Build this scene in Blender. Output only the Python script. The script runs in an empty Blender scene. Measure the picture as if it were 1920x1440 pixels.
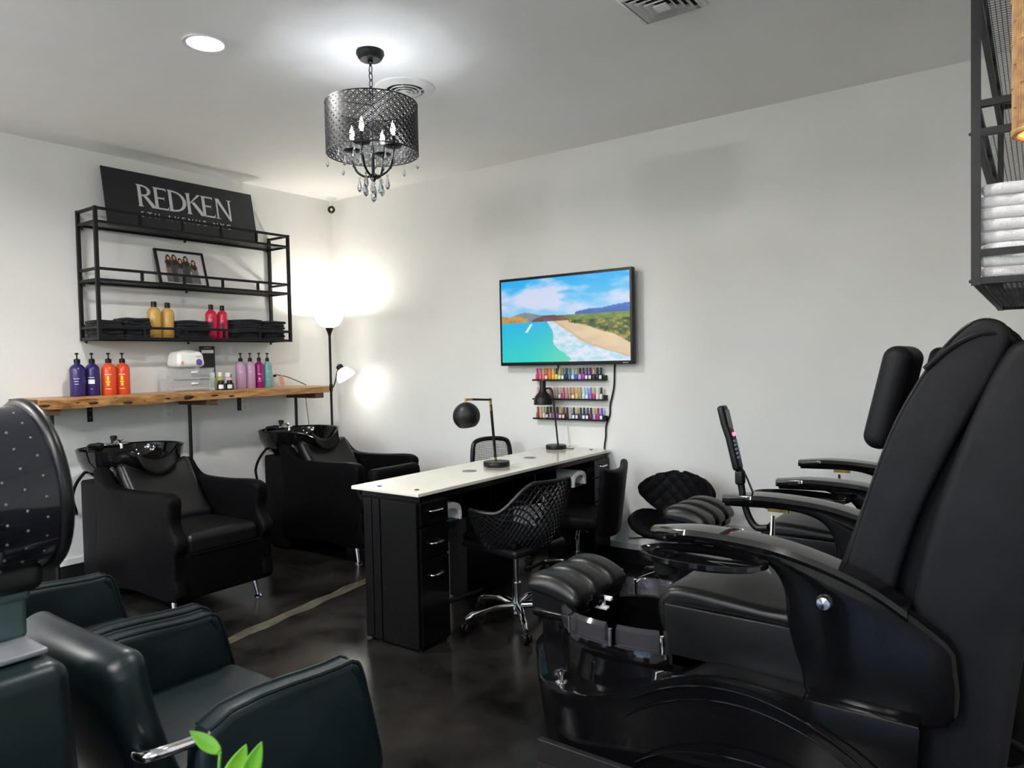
import bpy, bmesh, math, random
from mathutils import Vector, Matrix, Euler
S = bpy.context.scene
COL = S.collection
PI = math.pi
R = math.radians
rnd = random.Random(7)

# ------------------------------------------------------------------ camera
cam_d = bpy.data.cameras.new('camera'); cam = bpy.data.objects.new('camera', cam_d); COL.objects.link(cam)
CAM = Vector((5.316, -4.511, 1.42))
yaw, pitch, roll = 0.629744, -0.031501, -0.020313
F_ = Vector((-math.sin(yaw)*math.cos(pitch), math.cos(yaw)*math.cos(pitch), math.sin(pitch)))
r_ = Vector((math.cos(yaw), math.sin(yaw), 0)); u_ = r_.cross(F_)
r2 = math.cos(roll)*r_ + math.sin(roll)*u_; u2 = -math.sin(roll)*r_ + math.cos(roll)*u_
cam.matrix_world = Matrix(((r2.x, u2.x, -F_.x, CAM.x), (r2.y, u2.y, -F_.y, CAM.y), (r2.z, u2.z, -F_.z, CAM.z), (0, 0, 0, 1)))
cam_d.sensor_width = 36; cam_d.lens = 36*1357.79/1920
cam_d.clip_start = .02
cam_d.dof.use_dof = True; cam_d.dof.focus_distance = 4.6; cam_d.dof.aperture_fstop = 7.0
S.camera = cam

# ------------------------------------------------------------------ world, exposure, window daylight
W = bpy.data.worlds.new('sky'); S.world = W; W.use_nodes = True
wn = W.node_tree.nodes; bg = wn['Background']
sky = wn.new('ShaderNodeTexSky'); sky.sky_type = 'NISHITA'; sky.sun_elevation = R(50); sky.sun_rotation = R(20); sky.sun_disc = False
W.node_tree.links.new(sky.outputs[0], bg.inputs[0]); bg.inputs[1].default_value = .7
S.view_settings.view_transform = 'Standard'; S.view_settings.look = 'None'
S.view_settings.gamma = 1.0; S.view_settings.use_curve_mapping = False
S.view_settings.exposure = 0.66
S.cycles.max_bounces = 12; S.cycles.diffuse_bounces = 8; S.cycles.glossy_bounces = 4
S.cycles.transmission_bounces = 6; S.cycles.transparent_max_bounces = 12
S.cycles.caustics_reflective = False; S.cycles.caustics_refractive = False
S.cycles.sample_clamp_indirect = 8.0

# ------------------------------------------------------------------ materials
MATS = {}
def mat(key, col, rough=.5, metal=0., coat=0., noise=0., nscale=8., bump=0., bscale=120., emit=None, estr=0., trans=0., alpha=1., ior=1.45, spec=.5, stretch=None, col2=None, rvar=0., sheen=0.):
    if key in MATS: return MATS[key]
    m = bpy.data.materials.new(key); m.use_nodes = True
    nt = m.node_tree; b = nt.nodes['Principled BSDF']; L = nt.links.new
    c = (*col, 1.)
    b.inputs['Base Color'].default_value = c
    b.inputs['Roughness'].default_value = rough; b.inputs['Metallic'].default_value = metal
    b.inputs['Coat Weight'].default_value = coat; b.inputs['Coat Roughness'].default_value = .08
    b.inputs['Transmission Weight'].default_value = trans; b.inputs['IOR'].default_value = ior
    b.inputs['Alpha'].default_value = alpha; b.inputs['Specular IOR Level'].default_value = spec
    b.inputs['Sheen Weight'].default_value = sheen
    if emit: b.inputs['Emission Color'].default_value = (*emit, 1); b.inputs['Emission Strength'].default_value = estr
    tc = nt.nodes.new('ShaderNodeTexCoord'); vec = tc.outputs['Object']
    if stretch:
        mp = nt.nodes.new('ShaderNodeMapping'); mp.inputs['Scale'].default_value = stretch; L(vec, mp.inputs[0]); vec = mp.outputs[0]
    n = nt.nodes.new('ShaderNodeTexNoise'); n.inputs['Scale'].default_value = nscale; n.inputs['Detail'].default_value = 9; n.inputs['Roughness'].default_value = .62; L(vec, n.inputs['Vector'])
    rp = nt.nodes.new('ShaderNodeValToRGB')
    k = max(noise, .04)
    d = col2 if col2 else tuple(x*(1-k) for x in col)
    rp.color_ramp.elements[0].position = .35; rp.color_ramp.elements[1].position = .68
    rp.color_ramp.elements[0].color = (*d, 1); rp.color_ramp.elements[1].color = c
    L(n.outputs[0], rp.inputs[0]); L(rp.outputs[0], b.inputs['Base Color'])
    if rvar:
        mr = nt.nodes.new('ShaderNodeMapRange'); mr.inputs[3].default_value = max(.02, rough-rvar); mr.inputs[4].default_value = rough+rvar
        L(n.outputs[0], mr.inputs[0]); L(mr.outputs[0], b.inputs['Roughness'])
    if bump:
        n2 = nt.nodes.new('ShaderNodeTexNoise'); n2.inputs['Scale'].default_value = bscale; n2.inputs['Detail'].default_value = 3; L(vec, n2.inputs['Vector'])
        bp = nt.nodes.new('ShaderNodeBump'); bp.inputs['Strength'].default_value = bump; bp.inputs['Distance'].default_value = .004
        L(n2.outputs[0], bp.inputs['Height']); L(bp.outputs[0], b.inputs['Normal'])
    MATS[key] = m
    return m
def attr_mat(key, strength=0.):
    m = bpy.data.materials.new(key); m.use_nodes = True; nt = m.node_tree; b = nt.nodes['Principled BSDF']
    a = nt.nodes.new('ShaderNodeVertexColor'); a.layer_name = 'pic'
    if strength:
        b.inputs['Base Color'].default_value = (.005, .005, .005, 1)
        nt.links.new(a.outputs[0], b.inputs['Emission Color']); b.inputs['Emission Strength'].default_value = strength; b.inputs['Roughness'].default_value = .15
    else:
        nt.links.new(a.outputs[0], b.inputs['Base Color']); b.inputs['Roughness'].default_value = .25
    MATS[key] = m
    return m
M_wall = mat('wall_paint', (.755, .75, .733), .62, noise=.03, nscale=1.5, bump=.12, bscale=160)
M_ceil = mat('ceiling_paint', (.93, .925, .91), .7, noise=.03, nscale=1.2, bump=.1, bscale=120)
M_white = mat('white_plastic', (.8, .8, .78), .4)
M_trim = mat('trim_paint', (.7, .7, .68), .4)
M_floor = mat('stained_concrete', (.022, .0195, .0175), .22, noise=.7, nscale=2.6, bump=.05, bscale=30, col2=(.0035, .0032, .003), rvar=.14, spec=.25)
M_joint = mat('joint_filler', (.085, .075, .048), .5, noise=.6, nscale=9, col2=(.016, .0145, .011), bump=.3, bscale=60)
M_vinyl = mat('black_vinyl', (.0035, .0035, .004), .42, spec=.03, noise=.3, nscale=6, bump=.1, bscale=220, rvar=.06)
M_teal_lit = mat('teal_lit_vinyl', (.006, .0125, .0155), .36, spec=.3, noise=.3, nscale=5, bump=.1, bscale=240, rvar=.05)  # black vinyl with the teal window reflection put into its base colour
M_matt = mat('black_leatherette', (.006, .006, .007), .45, spec=.05, noise=.3, nscale=8, bump=.12, bscale=260)
M_gloss = mat('gloss_black', (.0025, .0025, .003), .1, spec=.28)
M_gloss2 = mat('polished_black_arm', (.003, .003, .0035), .07, spec=.75, noise=.05)
M_vin2 = mat('black_cushion_vinyl', (.005, .005, .0055), .33, noise=.3, nscale=6, bump=.1, bscale=200, spec=.32, rvar=.05)
M_porc = mat('black_porcelain', (.003, .003, .0035), .06, spec=.5)
M_metal = mat('black_metal', (.008, .008, .0095), .42, spec=.3, noise=.3, nscale=20, bump=.05)
M_plast = mat('black_plastic', (.006, .006, .007), .35, spec=.3, noise=.2, bump=.05)
M_lam = mat('black_laminate', (.003, .003, .0035), .22, spec=.2, noise=.2, nscale=4)
M_chrome = mat('chrome', (.82, .82, .84), .08, metal=1., noise=.05)
M_brass = mat('brass', (.55, .36, .12), .25, metal=1., noise=.1)
M_rub = mat('black_rubber', (.005, .005, .005), .6, spec=.1)
M_stone = mat('cream_top', (.68, .645, .56), .16, noise=.08, nscale=5, coat=.3)
M_wood = mat('live_edge_wood', (.56, .31, .12), .38, noise=.5, nscale=9, stretch=(6, .7, 6), col2=(.25, .10, .03), bump=.2, bscale=40, coat=.2)
M_bark = mat('dark_bark', (.07, .033, .015), .6, noise=.7, nscale=24, bump=.5, bscale=60, col2=(.016, .009, .006))
M_beam = mat('dark_beam_wood', (.12, .052, .025), .5, noise=.4, nscale=8, stretch=(1, 8, 8), col2=(.05, .024, .013))
M_glass = mat('clear_acrylic', (.8, .8, .82), .06, alpha=.22, noise=.01)
M_crystal = mat('crystal', (.95, .96, 1.), .0, trans=1., ior=1.55, noise=.01)
M_towelw = mat('white_terry', (.74, .75, .78), .95, noise=.12, nscale=30, bump=.9, bscale=260, sheen=.3)
M_towelb = mat('black_terry', (.008, .009, .014), .95, noise=.3, nscale=30, bump=.9, bscale=260, sheen=.05)
M_wicker = mat('wicker', (.46, .28, .12), .6, noise=.45, nscale=40, col2=(.25, .13, .05))
M_amber = mat('amber_glass', (.5, .16, .02), .1, noise=.1)

# ------------------------------------------------------------------ mesh helpers
class MB:
    def __init__(s): s.v = []; s.f = []
    def add(s, vs, fs, M=None):
        o = len(s.v)
        for p in vs:
            p = Vector(p); s.v.append(M @ p if M else p)
        s.f += [tuple(i+o for i in q) for q in fs]
        return s
    def box(s, x0, x1, y0, y1, z0, z1, M=None):
        vs = [(x, y, z) for x in (x0, x1) for y in (y0, y1) for z in (z0, z1)]
        return s.add(vs, [(0, 1, 3, 2), (4, 6, 7, 5), (0, 4, 5, 1), (2, 3, 7, 6), (0, 2, 6, 4), (1, 5, 7, 3)], M)
    def cbox(s, c, d, M=None):
        return s.box(c[0]-d[0]/2, c[0]+d[0]/2, c[1]-d[1]/2, c[1]+d[1]/2, c[2]-d[2]/2, c[2]+d[2]/2, M)
    def bar(s, a, b, w, h=None, up=(0, 0, 1)):
        a, b = Vector(a), Vector(b); h = h or w; d = (b-a); l = d.length; d.normalize(); up = Vector(up)
        if abs(d.dot(up)) > .98: up = Vector((1, 0, 0))
        x = d.cross(up).normalized(); y = x.cross(d)
        M = Matrix(((x.x, d.x, y.x, a.x), (x.y, d.y, y.y, a.y), (x.z, d.z, y.z, a.z), (0, 0, 0, 1)))
        return s.box(-w/2, w/2, 0, l, -h/2, h/2, M)
    def tube(s, pts, r, n=8, closed=False, cap=True):
        pts = [Vector(p) for p in pts]; k = len(pts); rs = r if isinstance(r, (list, tuple)) else [r]*k
        prev = None; rings = []
        for i, p in enumerate(pts):
            if closed: t = pts[(i+1) % k]-pts[i-1]
            else: t = pts[min(i+1, k-1)]-pts[max(i-1, 0)]
            t.normalize()
            if prev is None:
                a = Vector((0, 0, 1)) if abs(t.z) < .9 else Vector((1, 0, 0)); nx = t.cross(a).normalized()
            else: nx = (prev - t*prev.dot(t)).normalized()
            prev = nx; ny = t.cross(nx)
            rings.append([p + rs[i]*(math.cos(2*PI*j/n)*nx+math.sin(2*PI*j/n)*ny) for j in range(n)])
        vs = [q for g in rings for q in g]; fs = []
        for i in range(k if closed else k-1):
            a, b = i*n, ((i+1) % k)*n
            fs += [(a+j, a+(j+1) % n, b+(j+1) % n, b+j) for j in range(n)]
        if cap and not closed: fs += [tuple(range(n))[::-1], tuple((k-1)*n+j for j in range(n))]
        return s.add(vs, fs)
    def cyl(s, a, b, r0, r1=None, n=20): return s.tube([a, b], [r0, r0 if r1 is None else r1], n)
    def lathe(s, prof, c=(0, 0, 0), n=28, M=None, sx=1., sy=1., cap0=False, cap1=False):
        vs = [(c[0]+r*math.cos(2*PI*j/n)*sx, c[1]+r*math.sin(2*PI*j/n)*sy, c[2]+z) for r, z in prof for j in range(n)]
        fs = [(i*n+j, i*n+(j+1) % n, (i+1)*n+(j+1) % n, (i+1)*n+j) for i in range(len(prof)-1) for j in range(n)]
        if cap0: fs.append(tuple(range(n))[::-1])
        if cap1: fs.append(tuple((len(prof)-1)*n+j for j in range(n)))
        return s.add(vs, fs, M)
    def ball(s, c, r, n=16, sx=1, sy=1, sz=1, M=None):
        m = max(6, n//2)
        prof = [(max(1e-4, r*math.sin(PI*i/m)), -r*math.cos(PI*i/m)*sz) for i in range(m+1)]
        return s.lathe(prof, c, n, M, sx, sy)
    def prism(s, poly, a, b, axis='y', M=None):
        # poly: 2D outline; axis y: (x,z), axis x: (y,z), axis z: (x,y)
        def P(q, t): return {'y': (q[0], t, q[1]), 'x': (t, q[0], q[1]), 'z': (q[0], q[1], t)}[axis]
        n = len(poly); vs = [P(q, a) for q in poly]+[P(q, b) for q in poly]
        fs = [tuple(range(n)), tuple(range(2*n-1, n-1, -1))]+[(j, j+n, (j+1) % n+n, (j+1) % n) for j in range(n)]
        return s.add(vs, fs, M)
    def rprism(s, poly, a, b, r, axis='y', seg=4, M=None):
        # extruded outline whose two rims are rounded with radius r
        n = len(poly); ar = sum(poly[i][0]*poly[(i+1) % n][1]-poly[(i+1) % n][0]*poly[i][1] for i in range(n))
        sg = 1 if ar > 0 else -1; nr = []
        for i in range(n):
            p, q, w = poly[i-1], poly[i], poly[(i+1) % n]
            e1 = Vector((q[0]-p[0], q[1]-p[1])); e2 = Vector((w[0]-q[0], w[1]-q[1]))
            if e1.length > 1e-9: e1.normalize()
            if e2.length > 1e-9: e2.normalize()
            t = e1+e2; t = t.normalized() if t.length > 1e-6 else e1
            nr.append((-t.y*sg, t.x*sg))
        if a > b: a, b = b, a
        def P(q, t): return {'y': (q[0], t, q[1]), 'x': (t, q[0], q[1]), 'z': (q[0], q[1], t)}[axis]
        rows = [(a+r*(1-math.sin(PI/2*k/seg)), r*(1-math.cos(PI/2*k/seg))) for k in range(seg, -1, -1)]
        rows = [(t, r*(1-math.cos(PI/2*(seg-i)/seg)) if 0 else r-r*math.sin(PI/2*i/seg)) for i, (t, _) in enumerate([(a+r*(1-math.cos(PI/2*k/seg)), 0) for k in range(seg+1)])]
        rows = rows+[(a+b-t, o) for t, o in reversed(rows)]
        vs = [P((q[0]+m[0]*o, q[1]+m[1]*o), t) for t, o in rows for q, m in zip(poly, nr)]
        k = len(rows)
        fs = [(i*n+j, i*n+(j+1) % n, (i+1)*n+(j+1) % n, (i+1)*n+j) for i in range(k-1) for j in range(n)]
        fs += [tuple(range(n))[::-1], tuple((k-1)*n+j for j in range(n))]
        return s.add(vs, fs, M)
    def surf(s, fn, nu, nv, cu=False, cv=False, M=None):
        vs = [fn(i/(nu if cu else nu-1), j/(nv if cv else nv-1)) for i in range(nu) for j in range(nv)]
        fs = []
        for i in range(nu if cu else nu-1):
            for j in range(nv if cv else nv-1):
                i2, j2 = (i+1) % nu, (j+1) % nv
                fs.append((i*nv+j, i2*nv+j, i2*nv+j2, i*nv+j2))
        return s.add(vs, fs, M)
    def rbox(s, c, d, r, seg=3, sub=1, M=None, fn=None):
        # rounded box (optionally deformed by fn on local coords)
        r = min(r, min(d)/2*.999); h = [x/2 for x in d]; cache = {}; vs = []; fs = []
        def coords(hh):
            i = hh-r; t = [i+r*math.tan(PI/4*k/seg) for k in range(1, seg+1)]
            mid = [-i+2*i*k/max(sub, 1) for k in range(sub+1)] if i > 1e-6 else [0.]
            return [-x for x in reversed(t)]+mid+t
        cs = [coords(x) for x in h]
        def vert(p):
            q = Vector([max(-h[k]+r, min(h[k]-r, p[k])) for k in range(3)]); e = Vector(p)-q
            if e.length > 1e-9: q = q+e.normalized()*r
            key = (round(q.x, 6), round(q.y, 6), round(q.z, 6))
            if key not in cache:
                cache[key] = len(vs); w = q
                if fn: w = Vector(fn(q.x, q.y, q.z))
                vs.append(w+Vector(c))
            return cache[key]
        for ax in range(3):
            u, v = (ax+1) % 3, (ax+2) % 3
            for sg in (-1, 1):
                for i in range(len(cs[u])-1):
                    for j in range(len(cs[v])-1):
                        q = []
                        for a, b in ((i, j), (i+1, j), (i+1, j+1), (i, j+1)):
                            p = [0, 0, 0]; p[ax] = sg*h[ax]; p[u] = cs[u][a]; p[v] = cs[v][b]; q.append(vert(p))
                        if sg < 0: q.reverse()
                        q2 = []
                        for k in q:
                            if k not in q2: q2.append(k)
                        if len(q2) > 2: fs.append(tuple(q2))
        return s.add(vs, fs, M)
    def obj(s, name, m, parent=None, bevel=0., bseg=2, smooth=True, ang=38, solid=0., subsurf=0, world=False, off=None):
        me = bpy.data.meshes.new(name)
        d = Vector((0, 0, 0))
        if world and parent is not None:
            d = parent.location.copy()
            if parent.parent is not None: d += parent.parent.location
        if off is not None: d = Vector(off)
        me.from_pydata([tuple(p-d) for p in s.v], [], s.f); me.update()
        bm = bmesh.new(); bm.from_mesh(me); bmesh.ops.recalc_face_normals(bm, faces=bm.faces); bm.to_mesh(me); bm.free()
        if smooth:
            me.shade_smooth()
            try: me.set_sharp_from_angle(angle=R(ang))
            except Exception: pass
        me.materials.append(m)
        o = bpy.data.objects.new(name, me); COL.objects.link(o)
        if parent is not None: o.parent = parent
        if solid: md = o.modifiers.new('solid', 'SOLIDIFY'); md.thickness = solid; md.offset = 0
        if bevel:
            md = o.modifiers.new('bevel', 'BEVEL'); md.width = bevel; md.segments = bseg; md.limit_method = 'ANGLE'; md.angle_limit = R(35); md.harden_normals = True
        if subsurf: md = o.modifiers.new('sub', 'SUBSURF'); md.levels = subsurf; md.render_levels = subsurf
        return o
def tag(o, label, cat, group=None):
    o['label'] = label; o['category'] = cat
    if group: o['group'] = group
    return o
def thing(name, label, cat, loc=(0, 0, 0), rz=0., group=None):
    o = bpy.data.objects.new(name, None); COL.objects.link(o); o.location = loc; o.rotation_euler = (0, 0, rz)
    o.empty_display_size = .1
    return tag(o, label, cat, group)
def struct(mb, name, m, parent=None, **k):
    o = mb.obj(name, m, parent, **k)
    if parent is None: o['kind'] = 'structure'
    return o
def dup(root, loc, rz, label=None, group=None):
    r = root.copy(); COL.objects.link(r); r.location = loc; r.rotation_euler = (0, 0, rz)
    if label: r['label'] = label
    if group: r['group'] = group
    for ch in list(root.children):
        c = ch.copy(); COL.objects.link(c); c.parent = r
        for g in ch.children:
            d = g.copy(); COL.objects.link(d); d.parent = c
    return r
def smooth_path(pts, n=6, closed=False):
    P = [Vector(p) for p in pts]; k = len(P); out = []
    for i in range(k if closed else k-1):
        g = lambda j: P[j % k] if closed else P[max(0, min(k-1, j))]
        a, b, c, d = g(i-1), g(i), g(i+1), g(i+2)
        for t in range(n):
            t /= n
            out.append(.5*((2*b)+(c-a)*t+(2*a-5*b+4*c-d)*t*t+(3*b-a-3*c+d)*t**3))
    if not closed: out.append(P[-1])
    return out
def sp2(pts, n=5, closed=True): return [(p.x, p.y) for p in smooth_path([(a, b, 0) for a, b in pts], n, closed)]
def lamp(kind, name, loc, power, col, parent=None, **k):
    l = bpy.data.lights.new(name, kind); l.energy = power; l.color = col
    for a, b in k.items(): setattr(l, a, b)
    o = bpy.data.objects.new(name, l); COL.objects.link(o); o.location = loc
    if parent is not None: o.parent = parent
    return o
def text_mesh(txt, size, extrude=.001):
    cu = bpy.data.curves.new('t', 'FONT'); cu.body = txt; cu.size = size; cu.extrude = extrude; cu.align_x = 'CENTER'
    o = bpy.data.objects.new('t', cu); COL.objects.link(o); bpy.context.view_layer.update()
    me = bpy.data.meshes.new_from_object(o.evaluated_get(bpy.context.evaluated_depsgraph_get()))
    mb = MB(); mb.v = [v.co.copy() for v in me.vertices]; mb.f = [tuple(p.vertices) for p in me.polygons]
    bpy.data.objects.remove(o); bpy.data.curves.remove(cu); bpy.data.meshes.remove(me)
    return mb
def picture(name, m, w, h, nu, nv, fn, parent, M):
    # flat print / screen: a grid coloured by fn(u right, v up)
    mb = MB(); mb.surf(lambda a, b: (-w/2+w*a, 0, -h/2+h*b), nu, nv)
    mb.v = [M @ p for p in mb.v]
    me = bpy.data.meshes.new(name); me.from_pydata([tuple(p) for p in mb.v], [], mb.f)
    ca = me.color_attributes.new('pic', 'FLOAT_COLOR', 'POINT'); k = 0
    for i in range(nu):
        for j in range(nv):
            c = fn(i/(nu-1), j/(nv-1)); ca.data[k].color = (*[x**2.2 for x in c], 1); k += 1
    me.materials.append(m); o = bpy.data.objects.new(name, me); COL.objects.link(o); o.parent = parent
    return o
ORD = ['first', 'second', 'third', 'fourth', 'fifth', 'sixth', 'seventh', 'eighth', 'ninth', 'tenth', 'eleventh', 'twelfth', 'thirteenth', 'fourteenth', 'fifteenth', 'sixteenth', 'seventeenth', 'eighteenth', 'nineteenth', 'twentieth', 'twenty-first', 'twenty-second']
# ================================================================== the room
H = 2.935; XR = 5.447; YF = -8.2; XF = 7.6
def slab(name, m, b): return struct(MB().box(*b), name, m)
floor = slab('floor', M_floor, (-.1, XF+.1, YF-.1, .1, -.1, 0))
ceiling = slab('ceiling', M_ceil, (-.1, XF+.1, YF-.1, .1, H, H+.1))
wall_left = slab('wall_left', M_wall, (-.1, 0, YF-.1, .1, 0, H))
wall_back = slab('wall_back', M_wall, (0, XR, 0, .1, 0, H))
# partition behind the pedicure chairs, its return wall, and the far side wall of the front room
slab('wall_right', M_wall, (XR, XR+.1, -3.0, .1, 0, H))
slab('wall_return', M_wall, (XR+.1, XF, -3.0, -2.9, 0, H))
wr = MB()
wr.box(XF, XF+.1, -5.15, -2.9, 0, H); wr.box(XF, XF+.1, YF-.1, -7.85, 0, H); wr.box(XF, XF+.1, -7.85, -5.15, 0, .5); wr.box(XF, XF+.1, -7.85, -5.15, 2.5, H)
struct(wr, 'wall_far_right', M_wall)
# unseen shop front wall behind the viewer; two wide windows added for fill light
M_frame = mat('window_frame', (.03, .03, .032), .4)
M_pane = mat('window_glass', (.9, .95, .95), .02, alpha=.08, noise=.01)
wf = MB()
wf.box(0, XF, YF-.1, YF, 0, .55); wf.box(0, XF, YF-.1, YF, 2.55, H)
for a, b in ((0, .3), (2.55, 2.95), (5.2, XF)): wf.box(a, b, YF-.1, YF, .55, 2.55)
struct(wf, 'wall_front', M_wall)
for k, (a, b) in enumerate(((.3, 2.55), (2.95, 5.2))):
    w = bpy.data.objects.new('window_%d' % (k+1), None); COL.objects.link(w); w['kind'] = 'structure'; w.location = ((a+b)/2, YF, .55)
    f = MB()
    for z in (.55, 2.51): f.box(a, b, YF-.09, YF-.03, z, z+.04)
    for x in (a, b-.04, (a+b)/2-.02): f.box(x, x+.04, YF-.09, YF-.03, .55, 2.55)
    f.obj('window_frame', M_frame, w, world=True)
    MB().box(a, b, YF-.065, YF-.06, .57, 2.53).obj('pane', M_pane, w, world=True)
    pl = lamp('AREA', 'window_daylight', ((a+b)/2, YF-.02, 1.55), 1., (1, 1, 1), size=b-a, shape='RECTANGLE', size_y=1.96)
    pl.data.cycles.is_portal = True; pl.rotation_euler = (R(90), 0, 0)
w = bpy.data.objects.new('window_3', None); COL.objects.link(w); w['kind'] = 'structure'; w.location = (XF, -6.5, .5)  # unseen side window, added to brighten the left wall and foreground chairs
f = MB()
for z in (.5, 2.46): f.box(XF+.03, XF+.09, -7.85, -5.15, z, z+.04)
for y in (-7.85, -6.52, -5.19): f.box(XF+.03, XF+.09, y, y+.04, .5, 2.5)
f.obj('window_frame', M_frame, w, world=True)
MB().box(XF+.06, XF+.065, -7.83, -5.17, .52, 2.48).obj('pane', M_pane, w, world=True)
pl = lamp('AREA', 'window_daylight', (XF+.02, -6.5, 1.5), 1., (1, 1, 1), size=2.66, shape='RECTANGLE', size_y=1.96)
pl.data.cycles.is_portal = True; pl.rotation_euler = (R(90), 0, R(90))
struct(MB().box(XF+.25, 12, YF-.3, 8, -.12, -.1), 'pavement_side', mat('pavement', (.55, .54, .52), .8, noise=.15, nscale=3))
struct(MB().box(12, 40, YF-.3, 30, -.3, -.12), 'lawn_side', mat('lawn', (.10, .2, .035), .9, noise=.6, nscale=3))
struct(MB().box(-6, 12, -13, YF-.3, -.12, -.1), 'bounce_pavement', mat('pavement', (.55, .54, .52), .8, noise=.15, nscale=3))  # unseen paving, put in pale to bounce skylight up to the ceiling
M_lawn = mat('lawn', (.10, .2, .035), .9, noise=.6, nscale=3)
struct(MB().box(-30, 36, -50, YF-.3, -.3, -.12), 'ground_outside', M_lawn)
# baseboards: black cove base with a white cap strip
M_cove = mat('black_cove_base', (.006, .006, .006), .45)
for nm, b, c in (('baseboard_left', (0, .012, YF, 0, 0, .1), (0, .016, YF, 0, .1, .145)), ('baseboard_back', (0, XR, -.012, 0, 0, .1), (0, XR, -.016, 0, .1, .145)), ('baseboard_right', (XR-.012, XR, -3.0, 0, 0, .1), (XR-.016, XR, -3.0, 0, .1, .145))):
    o = slab(nm, M_cove, b)
    MB().box(*c).obj('cap_strip', M_trim, o, bevel=.003)
# pale filled joint in the concrete
def jf(u, v):
    y = -3.6+3.5*u
    return (1.545-.157*y+.006*math.sin(y*23)+(v-.5)*(.085+.012*math.sin(y*17+1)), y, .0015)
struct(MB().surf(jf, 60, 3), 'trim_1', M_joint)
# wall outlets (under the plank) and coax plate
def outlet(x, y, z, axis, label):
    t = thing('wall_outlet', label, 'outlet', (x, y, z))
    if axis == 'x':
        MB().rbox((.004, 0, 0), (.008, .075, .115), .003).obj('cover_plate', M_white, t)
        for dz in (-.027, .027): MB().rbox((.008, 0, dz), (.006, .034, .032), .0025).obj('socket', M_trim, t)
    return t
outlet(0, -1.63, 1.1, 'x', 'white wall outlet under the middle of the wooden plank')
outlet(0, -.98, 1.11, 'x', 'white wall outlet under the right end of the wooden plank')

# ------------------------------------------------------------------ ceiling fittings
M_led = mat('led_disc', (1, 1, 1), .5, emit=(1., .97, .9), estr=14.)
def recessed(x, y, label, power):
    t = thing('recessed_light', label, 'ceiling light', (x, y, H-.012), group='recessed ceiling lights')
    MB().lathe([(.082, .002), (.1, -.0), (.098, .006), (.09, .012), (.082, .012), (.082, .002)], n=36).obj('trim_ring', M_white, t)
    MB().lathe([(.0001, .006), (.083, .006)], n=36).obj('diffuser', M_led, t)
    a = lamp('AREA', 'recessed_lamp', (x, y, H-.02), power, (1, .975, .945), shape='DISK', size=.16)
    a.data.spread = R(165)
    return t
recessed(2.172, -2.567, 'round recessed ceiling light left of the chandelier', 30)
recessed(4.35, -2.95, 'added recessed fill light above the near pedicure chair', 16)  # this one and those below are out of view, added for fill light
recessed(2.172, -5.3, 'added recessed fill light behind the styling chairs', 22)
recessed(4.35, -5.3, 'added recessed fill light behind the camera position', 22)
recessed(2.172, -7.2, 'added recessed fill light by the left shop window', 25)
recessed(4.35, -7.2, 'added recessed fill light by the right shop window', 25)
# round diffuser
M_dark = mat('duct_dark', (.01, .01, .01), .8)
t = thing('round_air_vent', 'white round ceiling air vent beside the chandelier', 'air vent', (2.49, -1.575, H))
MB().lathe([(.165, 0), (.16, -.008), (.115, -.02), (.105, -.018), (.105, -.001)], n=40).obj('flange', M_white, t)
MB().lathe([(.0001, -.002), (.106, -.002)], n=40).obj('duct_opening', M_dark, t)
for r, z in ((.088, -.02), (.066, -.024), (.044, -.028), (.02, -.032)):
    MB().lathe([(r, z), (r-.012, z+.012), (r-.014, z+.011), (r-.003, z-.003), (r, z)] if r > .03 else [(.0001, z), (r, z), (r, z+.01), (.0001, z+.01)], n=32).obj('louvre_ring', M_white, t)
for a in range(4):
    MB().bar((0, 0, -.02), (.107*math.cos(a*PI/2+.6), .107*math.sin(a*PI/2+.6), -.012), .004, .008).obj('spoke', M_white, t)
# square diffuser
t = thing('square_air_vent', 'white square stepped ceiling air vent', 'air vent', (4.02, -1.60, H))
def sqring(a, b, z0, z1):
    m = MB(); vs = [(sx*a, sy*a, z0) for sx, sy in ((-1, -1), (1, -1), (1, 1), (-1, 1))]+[(sx*b, sy*b, z1) for sx, sy in ((-1, -1), (1, -1), (1, 1), (-1, 1))]
    return m.add(vs, [(i, (i+1) % 4, (i+1) % 4+4, i+4) for i in range(4)])
sqring(.15, .125, -.003, -.02).obj('frame', M_white, t, solid=.004)
MB().box(-.125, .125, -.125, .125, -.003, -.001).obj('duct_opening', M_dark, t)
for k, a in enumerate((.112, .085, .058)): sqring(a, a-.026, -.026-.003*k, -.008).obj('vane', M_white, t, solid=.003)
MB().box(-.03, .03, -.03, .03, -.034, -.028).obj('centre_plate', M_white, t)
# security camera in the corner
t = thing('security_camera', 'small white mount with black ball camera in the ceiling corner', 'camera', (.11, -.1, H))
MB().lathe([(.045, 0), (.043, -.012), (.014, -.022), (.011, -.075)], n=20, cap1=True).obj('mount', M_white, t)
MB().ball((0, 0, -.105), .034, 20).obj('camera_ball', M_gloss, t)
MB().lathe([(.012, .001), (.012, .004), (.0001, .004)], n=14, M=Matrix.Translation((.024, -.02, -.112)) @ Euler((0, R(90), R(-40))).to_matrix().to_4x4()).obj('lens', M_chrome, t)
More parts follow.
